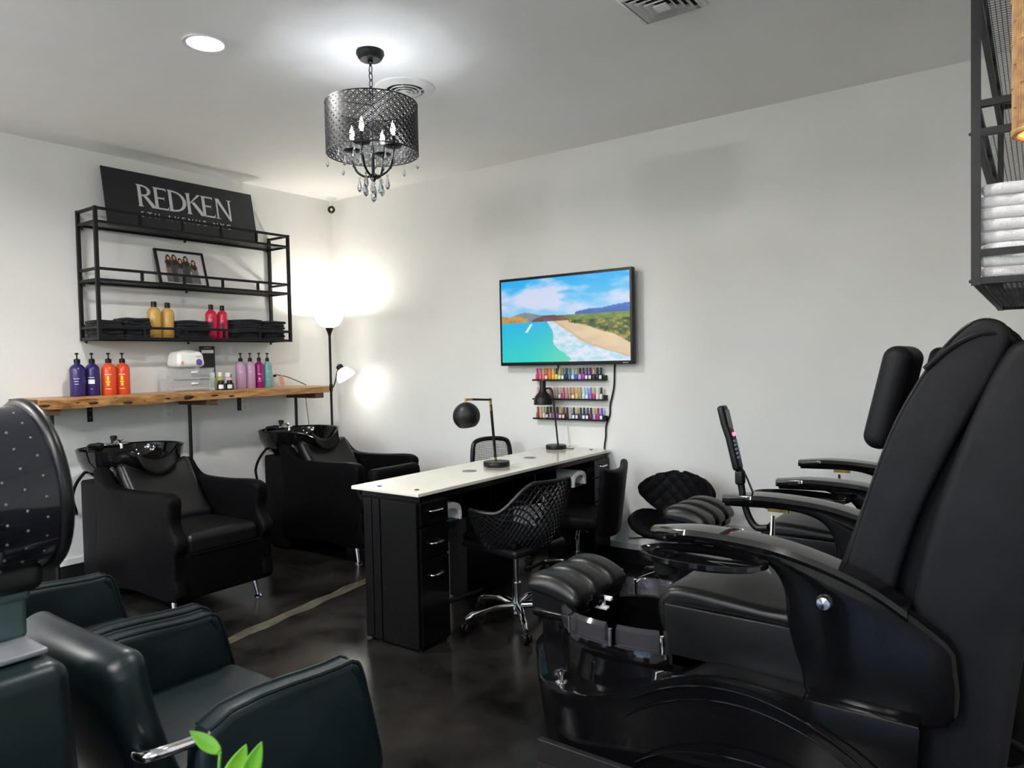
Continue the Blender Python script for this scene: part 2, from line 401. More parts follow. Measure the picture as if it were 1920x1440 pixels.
# ================================================================== chandelier
CH = t = thing('chandelier', 'black lattice drum chandelier with crystal drops', 'chandelier', (2.685, -2.015, H))
MB().lathe([(.0001, 0), (.066, 0), (.068, -.012), (.056, -.034), (.05, -.04), (.0001, -.042)], n=32).obj('canopy', M_metal, t)
MB().lathe([(.012, -.04), (.014, -.052), (.006, -.06), (.006, -.068)], n=14).obj('loop_holder', M_metal, t)
z = -.066
for k in range(6):
    lk = [(.010*math.cos(a*PI/8), 0, z-.019+.021*math.sin(a*PI/8)) for a in range(16)]
    if k % 2: lk = [(0, p[0], p[2]) for p in lk]
    MB().tube(lk, .0024, 6, closed=True).obj('chain_link', M_metal, t); z -= .034
ZT, ZB, RD = -.258, -.492, .222
MB().tube([(0, 0, -.262), (0, 0, -.60)], .008, 10).obj('centre_rod', M_metal, t)
sh = MB()
for zz in (ZT, ZB): sh.lathe([(RD-.002, zz-.003), (RD+.002, zz-.003), (RD+.002, zz+.003), (RD-.002, zz+.003), (RD-.002, zz-.003)], n=64)
nc, nr = 36, 7; dz = (ZT-ZB)/nr
def cp(a, zz, r=RD): return Vector((r*math.cos(2*PI*a/nc), r*math.sin(2*PI*a/nc), zz))
for c in range(nc):
    for q in range(nr):
        z0 = ZB+q*dz
        for h in (0, .5):
            s = 1 if h == 0 else 1
        sh.bar(cp(c, z0), cp(c+.5, z0+dz/2), .0044, .002, up=cp(c+.25, 0).normalized())
        sh.bar(cp(c+.5, z0+dz/2), cp(c+1, z0+dz), .0044, .002, up=cp(c+.75, 0).normalized())
        sh.bar(cp(c+1, z0), cp(c+.5, z0+dz/2), .0044, .002, up=cp(c+.75, 0).normalized())
        sh.bar(cp(c+.5, z0+dz/2), cp(c, z0+dz), .0044, .002, up=cp(c+.25, 0).normalized())
        for ca, cz in ((c+.5, z0), (c, z0+dz/2)):
            if q == 0 and cz == z0: continue
            k = .27; pts = [cp(ca-k, cz), cp(ca, cz+dz*k), cp(ca+k, cz), cp(ca, cz-dz*k)]
            for i in range(4): sh.bar(pts[i], pts[(i+1) % 4], .0036, .002, up=cp(ca, 0).normalized())
sh.obj('lattice_shade', M_metal, t, smooth=False)
M_bulb = mat('candle_bulb', (1, 1, 1), .3, emit=(.88, .92, 1.), estr=55.)
M_candle = mat('candle_sleeve', (.02, .02, .022), .4)
for k in range(3):
    a = k*2*PI/3
    MB().bar((0, 0, ZT+.003), (RD*math.cos(a), RD*math.sin(a), ZT+.003), .005, .004).obj('spider_arm', M_metal, t)
def drop(x, y, zz, s, par):
    m = MB(); m.lathe([(.0006, 0), (.0006, -.014)], (x, y, zz), 5)
    m.ball((x, y, zz-.017), .005*s, 8)
    m.lathe([(.0005, -.024), (.004*s, -.034), (.0095*s, -.034-.024*s), (.0075*s, -.034-.034*s), (.0005, -.034-.042*s)], (x, y, zz), 8)
    m.obj('crystal_drop', M_crystal, par, smooth=False)
for k in range(4):
    a = R(20)+k*PI/2; c, s = math.cos(a), math.sin(a)
    arm = MB().tube(smooth_path([(0, 0, -.585), (.035*c, .035*s, -.60), (.085*c, .085*s, -.572), (.108*c, .108*s, -.52), (.11*c, .11*s, -.475)], 6), .0058, 8).obj('arm', M_metal, t)
    MB().lathe([(.006, -.478), (.036, -.47), (.042, -.462), (.038, -.463), (.012, -.468), (.012, -.466)], (.11*c, .11*s, 0), 20).obj('drip_cup', M_metal, arm)
    MB().lathe([(.011, -.468), (.011, -.415), (.0001, -.413)], (.11*c, .11*s, 0), 14).obj('candle_sleeve', M_candle, arm)
    MB().lathe([(.006, -.414), (.012, -.394), (.011, -.376), (.005, -.356), (.0005, -.342)], (.11*c, .11*s, 0), 14).obj('bulb', M_bulb, arm)
    lamp('POINT', 'chandelier_bulb_light', (2.685+.11*c, -2.015+.11*s, H-.375), 5., (.86, .92, 1.), shadow_soft_size=.012)
    for j in range(4):
        b = a+j*PI/2+.4; drop(.11*c+.038*math.cos(b), .11*s+.038*math.sin(b), -.464, .95, t)
    drop(.075*c, .075*s, -.585, 1.25, t)
for j in range(6):
    b = j*PI/3+.2; drop(.045*math.cos(b), .045*math.sin(b), -.605, 1.3, t)
MB().lathe([(.0001, -.585), (.014, -.59), (.02, -.60), (.012, -.618), (.005, -.628), (.0001, -.635)], n=16).obj('finial', M_metal, t)
drop(0, 0, -.63, 1.5, t)
for j in range(8):
    b = j*PI/4; drop((RD-.006)*math.cos(b), (RD-.006)*math.sin(b), ZB, .8, t)

# unseen chandeliers added over the front half of the salon for fill light
for x, y, lb in ((1.3, -5.6, 'added chandelier for fill light, unseen over the front left of the salon'), (4.0, -6.2, 'added chandelier for fill light, unseen over the front right of the salon')):
    dup(CH, (x, y, H), 0, lb)
    for k in range(4):
        a = R(20)+k*PI/2
        lamp('POINT', 'chandelier_bulb_light', (x+.11*math.cos(a), y+.11*math.sin(a), H-.375), 135, (1., .98, .95), shadow_soft_size=.02)

# ================================================================== industrial wall shelf (used on both walls)
def wall_shelf(label, loc, rz, group):
    # local: y along the shelf 0..L, x out of the wall 0..D, z 0..hh
    L, D, hh, w = 1.54, .275, .885, .022
    t = thing('wall_shelf', label, 'wall shelf', loc, rz, group)
    for y in (w/2, L-w/2):
        for x in (w/2, D-w/2):
            MB().bar((x, y, 0), (x, y, hh), w).obj('post', M_metal, t)
    mids = [L*k/5 for k in range(1, 5)]
    for zt in (0.0, .39, .775):
        for zz in (zt+w/2, zt+.085 if zt < .7 else hh-w/2):
            MB().bar((D-w/2, w, zz), (D-w/2, L-w, zz), w*.8).obj('rail', M_metal, t)
            for y in (w/2, L-w/2): MB().bar((w, y, zz), (D-w, y, zz), w*.8).obj('side_rail', M_metal, t)
        MB().bar((w/2, w, zt+w/2), (w/2, L-w, zt+w/2), w*.8).obj('rail', M_metal, t)
        for y in mids: MB().bar((D-w/2, y, zt+w), (D-w/2, y, (zt+.085 if zt < .7 else hh)-w*.4), w*.75).obj('upright', M_metal, t)
        m = MB()
        for i in range(1, 86): m.box(w, D-w, i*L/86-.001, i*L/86+.001, zt+.014, zt+.015)
        for i in range(1, 19): m.box(w+(D-2*w)*i/19-.001, w+(D-2*w)*i/19+.001, w, L-w, zt+.013, zt+.014)
        m.obj('mesh_shelf', M_metal, t, smooth=False)
        for y in (.03, L/2, L-.03):
            MB().cyl((w/2+.01, y, zt-.001), (w/2+.01, y, zt-.016), .009, n=10).obj('mount_bolt', M_metal, t)
        for y in (w/2, L-w/2): MB().ball((D+.001, y, zt+w/2), .005, 8).obj('bolt_head', M_metal, t)
    return t
SZ = 1.618
wall_shelf('black metal wall shelf holding the dark sign above the wooden plank', (0.004, -2.235, SZ), 0, 'black metal wall shelves')

# ------------------------------------------------------------------ sign leaning on the top tier
t = thing('brand_sign', 'black board sign with silver REDKEN lettering on the wall shelf', 'sign', (.135, -1.49, SZ+.798))
SW, SHt = 1.185, .425
tilt = Matrix.Rotation(R(-11), 4, 'Y')
def onb(p):   # board local: x=right (world +y), y=up
    return tilt @ Vector((0, p[0], p[1]))
mb = MB().box(-.004, .004, -SW/2, SW/2, 0, SHt, tilt); mb.obj('board', mat('sign_board', (.014, .015, .02), .5, noise=.2), t)
LT = MB()
def poly(pts, ox, oy, sx, sy, z=.0048):
    n = len(pts); vs = []
    for zz in (z, z+.0015): vs += [tilt @ Vector((zz, ox+p[0]*sx, oy+p[1]*sy)) for p in pts]
    LT.add(vs, [tuple(range(n)), tuple(range(2*n-1, n-1, -1))]+[(i, (i+1) % n, (i+1) % n+n, i+n) for i in range(n)])
def bx(a, b, c, d): return [(a, c), (b, c), (b, d), (a, d)]
def stem(x, w=.13): return [[(x-.05, 0), (x+w+.05, 0), (x+w+.02, .035), (x+w, .08), (x+w, .92), (x+w+.02, .965), (x+w+.05, 1), (x-.05, 1), (x-.02, .965), (x, .92), (x, .08), (x-.02, .035)]]
def arc(cx, cy, rx, ry, tk, a0, a1, n=10):
    o = [(cx+rx*math.cos(R(a0+(a1-a0)*i/n)), cy+ry*math.sin(R(a0+(a1-a0)*i/n))) for i in range(n+1)]
    ii = [(cx+(rx-tk*max(.35, abs(math.cos(R(a0+(a1-a0)*i/n)))))*math.cos(R(a0+(a1-a0)*i/n)), cy+(ry-tk*.5)*math.sin(R(a0+(a1-a0)*i/n))) for i in range(n+1)]
    return [[o[i], o[i+1], ii[i+1], ii[i]] for i in range(n)]
def gE(w=.5): return stem(0)+[[(.1, 1), (w, 1), (w, .86), (w-.05, .93), (.1, .93)], [(.1, .56), (w-.12, .56), (w-.1, .62), (w-.1, .42), (w-.12, .49), (.1, .49)], [(.1, .07), (w, .07), (w+.08, .19), (w+.03, 0), (.1, 0)]]
G = {'E': gE(), 'R': stem(0)+arc(.12, .74, .4, .26, .14, 90, -90)+[[(.2, .5), (.36, .5), (.72, .0), (.52, 0)]],
     'D': stem(0)+arc(.12, .5, .62, .5, .16, 90, -90, 14), 'K': stem(0)+[[(.12, .5), (.2, .58), (.62, 1), (.5, 1), (.12, .55)], [(.2, .57), (.33, .62), (.8, 0), (.58, 0)]],
     'N': [[(.03, 0), (.1, 0), (.1, 1), (.03, 1)], [(.62, 0), (.70, 0), (.70, 1), (.62, 1)], [(.0, 1), (.18, 1), (.70, 0), (.66, -.06), (.60, 0)], bx(-.04, .18, 0, .03), bx(.55, .78, .97, 1)]}
xs = {0: ('R', 0), 1: ('E', .66), 2: ('D', 1.26), 3: ('K', 2.04), 4: ('E', 2.72), 5: ('N', 3.34)}
tot = 4.05; LW = .735; sc = LW/tot; LH = .165; y0 = .17
M_sil = mat('silver_letters', (.62, .62, .64), .35, noise=.1)
for g, xo in xs.values():
    LT = MB()
    for pl in G[g]: poly([(q[0]+xo, q[1]) for q in pl], -.355, y0, sc, LH)
    LT.obj('letter', M_sil, t, smooth=False)
adv = {' ': .30, 'T': .62, 'V': .66, 'A': .68, 'U': .72, 'N': .76, 'H': .74, 'E': .62, '5': .58, 'Y': .64, 'C': .7}
line = '5TH AVENUE NYC'; tw_ = sum(adv[c]+.34 for c in line); xc = 0.
for c in line:
    if c != ' ':
        tm = text_mesh(c, .058); L2 = MB(); sx = LW/tw_
        L2.v = [tilt @ Vector((.0052+p.z, -.355+(xc+adv[c]/2)*sx+p.x, p.y+.093)) for p in tm.v]; L2.f = tm.f
        L2.obj('small_letter', M_sil, t, smooth=False)
    xc += adv[c]+.34

# ------------------------------------------------------------------ framed team photo on the middle tier
t = thing('picture_frame', 'black framed group photo leaning on the middle tier of the wall shelf', 'picture frame', (.15, -1.545, SZ+.41))
tl = Matrix.Rotation(R(-17), 4, 'Y'); fw, fh = .385, .285
for b in ((-fw/2, fw/2, 0, .018), (-fw/2, fw/2, fh-.018, fh), (-fw/2, -fw/2+.018, .018, fh-.018), (fw/2-.018, fw/2, .018, fh-.018)):
    MB().box(-.008, .008, b[0], b[1], b[2], b[3], tl).obj('frame_bar', M_metal, t)
MB().box(-.008, -.004, -fw/2+.01, fw/2-.01, .01, fh-.01, tl).obj('backing', M_metal, t)
FIG = [(.24, .80, 0), (.37, .82, 1), (.49, .72, 2), (.62, .80, 3), (.78, .70, 4)]
def photo(u, v):
    c = (.72, .72, .73)
    for fx, fy, k in FIG:
        hgt = fy
        hw = .09
        if abs(u-fx) < hw*(1.15 if v < hgt-.28 else .9) and v < hgt-.08 and v > .05:
            c = (.2, .19, .2) if v > .5 or k in (1, 3) else (.36, .35, .36)
            if k in (0, 4) and abs(abs(u-fx)-hw) < .02 and .3 < v < .62: c = (.72, .55, .46)
        if ((u-fx)/.06)**2+((v-hgt+.06)/.17)**2 < 1: c = (.14, .09, .07)
        if ((u-fx)/.03)**2+((v-hgt)/.06)**2 < 1: c = (.74, .54, .44)
    return c
picture('photo_print', attr_mat('photo_print'), fw-.03, fh-.03, 70, 52, photo, t, tl @ Matrix.Translation((.002, 0, fh/2)) @ Matrix.Rotation(R(90), 4, 'Z'))

# ------------------------------------------------------------------ folded towels
def towel(name, label, loc, w, d, h, m, group, rz=0., seed=0):
    r = random.Random(seed//20*20); p1, p2 = r.random()*6, r.random()*6; r = random.Random(seed); p3 = r.random()*6; _ = r.random()*6, r.random()*6, r.random()*6
    def fn(x, y, z):
        e = (.35*h*math.sin(y*18/w*.4+p1)*(x/d+.5)+.25*h*math.sin(x*14+p2))*min(1, .15+(seed % 20)*.25)
        return (x+.012*math.sin(y*30+p3), y+.008*math.sin(x*40+p2), z+e*.3)
    o = MB().rbox((0, 0, h/2), (d, w, h), h*.48, 3, 6, fn=fn).obj(name, m, None)
    o.location = loc; o.rotation_euler = (0, 0, rz)
    tag(o, label, 'towel', group)
    return o
zt = SZ+.0175
for si, (y, w, n, hh, ph) in enumerate(((-2.135, .16, 5, .024, 'stack at the left end of the shelf'), (-1.955, .17, 6, .0235, 'stack left of the gold bottles'), (-1.53, .235, 6, .0225, 'stack between the gold and red bottles'), (-1.055, .205, 7, .023, 'stack right of the red bottles'), (-.84, .2, 7, .0222, 'stack at the right end of the shelf'))):
    for k in range(n):
        pos = 'bottom' if k == 0 else 'top' if k == n-1 else ORD[n-1-k]+' from top'
        towel('folded_towel', 'black folded towel, %s of the %s' % (pos, ph), (.14, y+rnd.uniform(-.006, .006), zt+k*hh), w, .2, hh*.97, M_towelb, 'black towels on the wall shelf', rnd.uniform(-.03, .03), si*20+k)

# ------------------------------------------------------------------ bottles
M_lab = mat('label_white', (.75, .75, .74), .5)
def bottle(label, loc, r, h, col, group, pump=False, cap_h=.03, rough=.25, text=None, tcol=None, tint=None):
    t = thing('pump_bottle' if pump else 'bottle', label, 'bottle', loc, 0, group)
    m = mat('bottle_%02d%02d%02d' % tuple(int(c*99) for c in col), col, rough, noise=.06, nscale=20)
    hs = h*.80
    MB().lathe([(.0001, 0), (r*.92, 0), (r, .006), (r, hs), (r*.93, hs+h*.05), (r*.72, hs+h*.115), (r*.42, hs+h*.16), (r*.36, hs+h*.17), (r*.36, h)], n=28, cap1=True).obj('body', m, t)
    if pump:
        MB().lathe([(r*.42, h*.985), (r*.42, h+.022), (r*.25, h+.026), (.0045, h+.028), (.0045, h+.055)], n=18, cap1=True).obj('collar', M_plast, t)
        a = -.6
        mb = MB(); mb.rbox((.004*math.cos(a), .004*math.sin(a), h+.06), (.024, .018, .011), .004)
        mb.tube([(0, 0, h+.061), (.02*math.cos(a), .02*math.sin(a), h+.061), (.036*math.cos(a), .036*math.sin(a), h+.055)], [.005, .0045, .0035], 8)
        mb.obj('pump_head', M_plast, t)
    else:
        MB().lathe([(r*.42, h*.97), (r*.42, h+cap_h), (r*.36, h+cap_h+.002), (.0001, h+cap_h+.002)], n=18).obj('cap', M_plast, t)
    if text:
        for (kind, z0, z1, w0) in text:
            k = MB(); a0 = -.55
            k.surf(lambda u, v: ((r+.0006)*math.cos(a0+(u-.5)*w0), (r+.0006)*math.sin(a0+(u-.5)*w0), h*(z0+(z1-z0)*v)), 8, 2)
            k.obj('label_print', mat('print_%s' % kind, {'w': (.8, .8, .8), 'y': (.85, .62, .05), 'k': (.03, .03, .04), 'r': (.6, .1, .2), 'p': (.5, .25, .55), 'd': (.62, .45, .2)}[kind], .5), t)
    return t
PZ = 1.2455
PUR, ORG, PNK, MAG, AQU, GLD, RED = (.026, .018, .115), (.66, .075, .02), (.52, .33, .48), (.28, .01, .15), (.17, .40, .38), (.55, .33, .08), (.55, .015, .06)
tx_p = [('w', .42, .44, .8), ('w', .30, .40, .7), ('w', .2, .215, .4)]
bottle('dark violet pump bottle at the far left of the wooden plank', (.16, -2.325, PZ), .047, .222, PUR, 'pump bottles on the plank', True, text=[('w', .52, .535, .7), ('w', .44, .455, .5), ('w', .36, .375, .5)])
bottle('dark violet pump bottle with white label next to the orange pair', (.15, -2.228, PZ), .045, .222, PUR, 'pump bottles on the plank', True, text=[('w', .54, .555, .8), ('w', .36, .49, .85), ('w', .2, .21, .3)])
yel = [('w', .62, .635, .9), ('y', .44, .58, .28), ('y', .38, .42, .5), ('y', .28, .36, .32), ('w', .18, .195, .7)]
bottle('orange pump bottle with yellow print, left one of the pair', (.16, -2.125, PZ), .047, .222, ORG, 'pump bottles on the plank', True, text=yel)
bottle('orange pump bottle with yellow print, right one of the pair', (.15, -2.028, PZ), .046, .222, ORG, 'pump bottles on the plank', True, text=yel)
pk = [('w', .6, .615, .5), ('p', .46, .475, .7), ('p', .28, .29, .6)]
bottle('pale pink pump bottle, leftmost of the slim four', (.15, -1.103, PZ), .041, .218, PNK, 'pump bottles on the plank', True, text=pk)
bottle('pale pink pump bottle standing left of the magenta one', (.15, -1.017, PZ), .039, .218, PNK, 'pump bottles on the plank', True, text=pk)
bottle('magenta pump bottle with white print', (.15, -.934, PZ), .037, .22, MAG, 'pump bottles on the plank', True, text=[('w', .5, .515, .7), ('w', .3, .36, .35), ('w', .24, .255, .7)])
bottle('pale turquoise pump bottle, rightmost on the plank', (.15, -.855, PZ), .036, .218, AQU, 'pump bottles on the plank', True, text=[('w', .6, .61, .5), ('w', .3, .312, .5)])
BZ = zt
bottle('gold bottle with black cap, left one of the pair on the shelf', (.15, -1.79, BZ), .046, .235, GLD, 'capped bottles on the wall shelf', text=[('d', .62, .68, .4), ('w', .3, .31, .5)])
bottle('gold bottle with black cap, right one of the pair on the shelf', (.15, -1.69, BZ), .044, .232, GLD, 'capped bottles on the wall shelf', text=[('d', .62, .68, .4), ('w', .3, .31, .5)])
bottle('crimson bottle with black cap, left one of the pair on the shelf', (.15, -1.345, BZ), .042, .235, RED, 'capped bottles on the wall shelf', text=[('k', .3, .55, .6), ('w', .62, .63, .5)])
bottle('crimson bottle with black cap, right one of the pair on the shelf', (.15, -1.25, BZ), .041, .232, RED, 'capped bottles on the wall shelf', text=[('k', .3, .55, .6), ('w', .62, .63, .5)])

# ------------------------------------------------------------------ live-edge plank on pipe legs
t = thing('wooden_plank', 'live-edge wooden plank counter along the left wall', 'counter', (.22, -1.55, 1.18))
N = 60; yA, yB = -2.66, -.455
def edge(y):
    k = max(0., min(1., (-1.35-y)/.9))
    return .44+.008*math.sin(y*5.1)+k*.008*math.sin(y*19)+k*.006*math.sin(y*41)
def pk_(u, v):
    y = yA+(yB-yA)*u; X = edge(y); k = max(0., min(1., (-1.35-y)/.7))
    # closed section: back-bottom, back-top, front-top, front-mid, front-bottom
    sec = [(.006, 1.187), (.006, 1.245), (X-.01, 1.245), (X+.004*(1+k), 1.238), (X+.012*k*math.sin(y*27)+.004, 1.216), (X-.012*k+.002, 1.187-.008*k*abs(math.sin(y*7))), (X-.04, 1.187)]
    q = sec[min(6, int(v*7+1e-6))]
    return (q[0], y, q[1])
pm = MB(); pm.surf(pk_, N, 7, cv=True); ns = 7
pm.f += [tuple(range(7)), tuple((N-1)*7+j for j in range(7))]
pm.obj('plank', M_wood, t, world=True)
bk = MB()
for k in range(9):
    y = -2.64+k*.16+rnd.uniform(-.03, .03); X = edge(y)
    bk.ball((X-.006, y, 1.205+rnd.uniform(-.012, .012)), .016, 10, sy=rnd.uniform(1.2, 3.0), sz=rnd.uniform(.3, .6))
bk.ball((edge(-1.72)-.008, -1.72, 1.212), .024, 12, sx=.7, sy=2.6, sz=.8)
bk.obj('bark_inclusions', M_bark, t, world=True)['kind'] = 'stuff'
MB().box(.004, .40, -2.675, -2.655, 1.178, 1.244).obj('end_cap', M_beam, t, world=True, bevel=.003)
for y, px_ in ((-2.585, .375), (-1.52, .09), (-.545, .09)):
    MB().box(.03, .42, y-.045, y+.045, 1.143, 1.187).obj('cross_beam', M_beam, t, world=True, bevel=.004)
    MB().cyl((px_, y+.01, 0), (px_, y+.01, 1.143), .013, n=14).obj('pipe_leg', M_metal, t, world=True)
    MB().lathe([(.0001, .012), (.035, .012), (.04, .001), (.04, 0)], (px_, y+.01, 0), 18).obj('pipe_flange', M_metal, t, world=True)
for y in (-2.19, -1.03):
    b = MB(); b.box(.001, .009, y-.016, y+.016, 1.06, 1.187); b.box(.001, .3, y-.016, y+.016, 1.181, 1.187); b.obj('bracket', M_metal, t, world=True)
    for z in (1.09, 1.14): MB().ball((.009, y, z), .005, 8).obj('screw', M_chrome, t, world=True)

# ------------------------------------------------------------------ little things on the plank
M_lilac = mat('lilac_knob', (.12, .07, .3), .35); M_peach = mat('peach_mark', (.75, .3, .2), .5)
t = thing('towel_warmer', 'white rounded wax warmer with violet dial on the drawer box', 'warmer', (.19, -1.585, 1.425))
def wf_(x, y, z):
    k = 1-.14*max(0, z+.055)/.11
    return (x*k, y*k, z)
MB().rbox((0, 0, .058), (.18, .225, .116), .035, 4, 4, fn=wf_).obj('housing', M_white, t)
MB().lathe([(.024, 0), (.024, .006), (.018, .009), (.0001, .009)], n=20, M=Matrix.Translation((.083, .055, .035)) @ Matrix.Rotation(R(84), 4, 'Y')).obj('dial', M_lilac, t)
MB().box(.0865, .089, -.085, -.065, .022, .042).obj('print_mark', M_peach, t)
MB().box(.0845, .088, .035, .07, .075, .081).obj('print_mark', mat('grey_print', (.4, .4, .45), .5), t)
MB().lathe([(.0001, .128), (.05, .124), (.075, .112), (.075, .108)], n=26).obj('lid', M_trim, t)
t = thing('drawer_box', 'clear acrylic drawer box holding nail tools on the plank', 'drawer box', (.19, -1.58, PZ))
b = MB()
for q in ((-.1, .1, -.16, -.155, 0, .172), (-.1, .1, .155, .16, 0, .172), (-.1, .1, -.155, .155, 0, .005), (-.1, .1, -.155, .155, .167, .172), (-.1, .1, -.155, .155, .083, .087), (-.1, -.095, -.155, .155, .005, .167)): b.box(*q)
b.obj('shell', M_glass, t, smooth=False)
for z in (.008, .09):
    f = MB(); f.box(.096, .1, -.152, .152, z, z+.074); f.box(-.09, .096, -.152, .152, z, z+.003); f.obj('drawer', M_glass, t, smooth=False)
MB().rbox((.104, 0, .14), (.012, .05, .014), .004).obj('drawer_handle', M_white, t)
MB().rbox((.104, 0, .058), (.012, .05, .014), .004).obj('drawer_handle', M_white, t)
tw = thing('nail_tool_set', 'wooden nail sticks and files inside the acrylic drawer box', 'nail tools', (.19, -1.58, PZ+.012))
M_stick = mat('pale_wood_stick', (.6, .4, .2), .6)
for k in range(6): MB().rbox((-.06+k*.026, rnd.uniform(-.02, .03), .008+.004*(k % 2)), (.012, .24, .006), .002).obj('wood_stick', M_stick, tw)
MB().rbox((.03, .09, .100), (.08, .1, .02), .006).obj('black_clipper', M_plast, tw)
MB().rbox((-.02, -.06, .098), (.1, .12, .012), .004).obj('grey_file', mat('grey_file', (.35, .33, .3), .7), tw)
t = thing('display_card', 'tall black display card standing behind the small bottles', 'display card', (.07, -1.34, PZ))
MB().box(-.006, .006, -.063, .063, 0, .34).obj('card', mat('card_black', (.016, .016, .02), .5), t, bevel=.002)
MB().box(.0062, .007, -.05, .05, .285, .31).obj('print', M_lab, t); MB().box(.0062, .007, -.03, .03, .322, .328).obj('print', mat('grey_print', (.4, .4, .45), .5), t)
MB().box(-.03, .03, -.063, .063, 0, .006).obj('foot', MATS['card_black'], t)
for i, (y, c, r, h, cc, ds, x) in enumerate(((-1.405, (.3, .48, .3), .024, .135, (.85, .85, .82), 'green', .24), (-1.345, (.5, .5, .1), .024, .135, (.85, .85, .82), 'yellow-green', .24), (-1.272, (.7, .45, .55), .03, .13, (.85, .85, .82), 'pink', .23), (-1.235, (.75, .75, .74), .028, .115, (.1, .1, .1), 'white', .19), (-1.372, (.015, .015, .02), .03, .075, (.015, .015, .02), 'black squat', .3), (-1.30, (.015, .015, .02), .03, .073, (.015, .015, .02), 'second black squat', .3))):
    t = thing('small_bottle', 'small %s product bottle in front of the display card' % ds, 'bottle', (x, y, PZ), 0, 'small product bottles')
    MB().lathe([(.0001, 0), (r, .001), (r, h*.68), (r*.55, h*.76), (r*.55, h*.8)], n=18).obj('body', mat('small_%d' % i, c, .25), t)
    MB().lathe([(r*.72, h*.76), (r*.72, h), (.0001, h+.001)], n=16).obj('cap', mat('smallcap_%d' % i, cc, .4), t)
    MB().surf(lambda u, v: ((r+.0005)*math.cos(-.6+(u-.5)*1.2), (r+.0005)*math.sin(-.6+(u-.5)*1.2), h*(.15+.4*v)), 6, 2).obj('label_print', mat('label_dark', (.03, .03, .03), .5) if i < 2 else M_lab, t)
t = thing('tagged_wire', 'thin black wire with peach paper tag on the plank end', 'wire', (.12, -.66, PZ))
MB().tube(smooth_path([(.1, -.745, PZ+.095), (.1, -.735, PZ+.1), (.11, -.62, PZ+.075), (.14, -.48, PZ+.012), (.15, -.47, PZ+.004)], 6), .0035, 6).obj('wire', M_plast, t, world=True)
MB().rbox((.1, -.75, PZ+.092), (.012, .03, .02), .004).obj('plug', M_plast, t, world=True)
MB().box(.108, .1095, -.72, -.68, PZ+.0, PZ+.085, Matrix.Translation((.108, -.7, PZ+.09)) @ Matrix.Rotation(R(18), 4, 'X') @ Matrix.Translation((-.108, .7, -PZ-.085))).obj('paper_tag', mat('peach_tag', (.7, .38, .28), .7), t, world=True)

# ================================================================== torchiere floor lamp
M_shade = mat('frosted_shade', (.9, .9, .86), .5, emit=(1., .95, .86), estr=2.6)
t = thing('floor_lamp', 'black torchiere floor lamp with white bowl and side reading shade', 'floor lamp', (.3, -.32, 0))
MB().lathe([(.0001, .0), (.13, 0), (.13, .012), (.1, .022), (.02, .03), (.013, .04)], n=32).obj('base', M_metal, t)
MB().cyl((0, 0, .03), (0, 0, 1.69), .011, n=14).obj('pole', M_metal, t)
MB().lathe([(.011, 1.675), (.015, 1.69), (.036, 1.745), (.03, 1.747)], n=24).obj('cone', M_metal, t)
MB().lathe([(.0001, 1.742), (.035, 1.744), (.08, 1.765), (.112, 1.81), (.125, 1.862), (.121, 1.862), (.108, 1.812), (.076, 1.77), (.03, 1.75)], n=36).obj('bowl_shade', M_shade, t)
lamp('POINT', 'torchiere_light', (.3, -.32, 1.83), 10.5, (1, .95, .86), shadow_soft_size=.04)
arm = MB().tube(smooth_path([(0, 0, 1.215), (.02, .01, 1.23), (.035, .025, 1.29), (.03, .045, 1.35), (.02, .07, 1.375)], 6), .006, 8).obj('reading_arm', M_metal, t)
MB().cyl((0, 0, 1.19), (0, 0, 1.25), .016, n=14).obj('clamp', M_metal, t)
Mr = Matrix.Translation((.03, .085, 1.39)) @ Matrix.Rotation(R(20), 4, 'X') @ Matrix.Rotation(R(-26), 4, 'Y')
rs = MB().lathe([(.03, -.01), (.055, -.025), (.078, -.07), (.084, -.105), (.08, -.105), (.074, -.07), (.05, -.028)], n=28, M=Mr).obj('reading_shade', M_shade, t)
MB().lathe([(.0001, .03), (.024, .03), (.03, .02), (.032, -.014)], n=20, M=Mr).obj('shade_cap', M_metal, rs)
MB().lathe([(.003, .03), (.004, .042), (.0001, .044)], n=8, M=Mr).obj('switch', M_metal, rs)
p = Mr @ Vector((0, 0, -.075))
lamp('POINT', 'reading_light', (.3+p.x, -.32+p.y, p.z), 1.3, (1, .97, .93), shadow_soft_size=.05)
t = thing('lamp_cord', 'thin cord hanging below the right end of the plank', 'cord', (.06, -.40, 0))
MB().tube(smooth_path([(.05, -.40, 1.18), (.055, -.395, 1.05), (.05, -.375, .9), (.05, -.37, .5), (.06, -.36, .01), (.2, -.33, .006)], 8), .003, 6).obj('cord', M_plast, t, world=True)
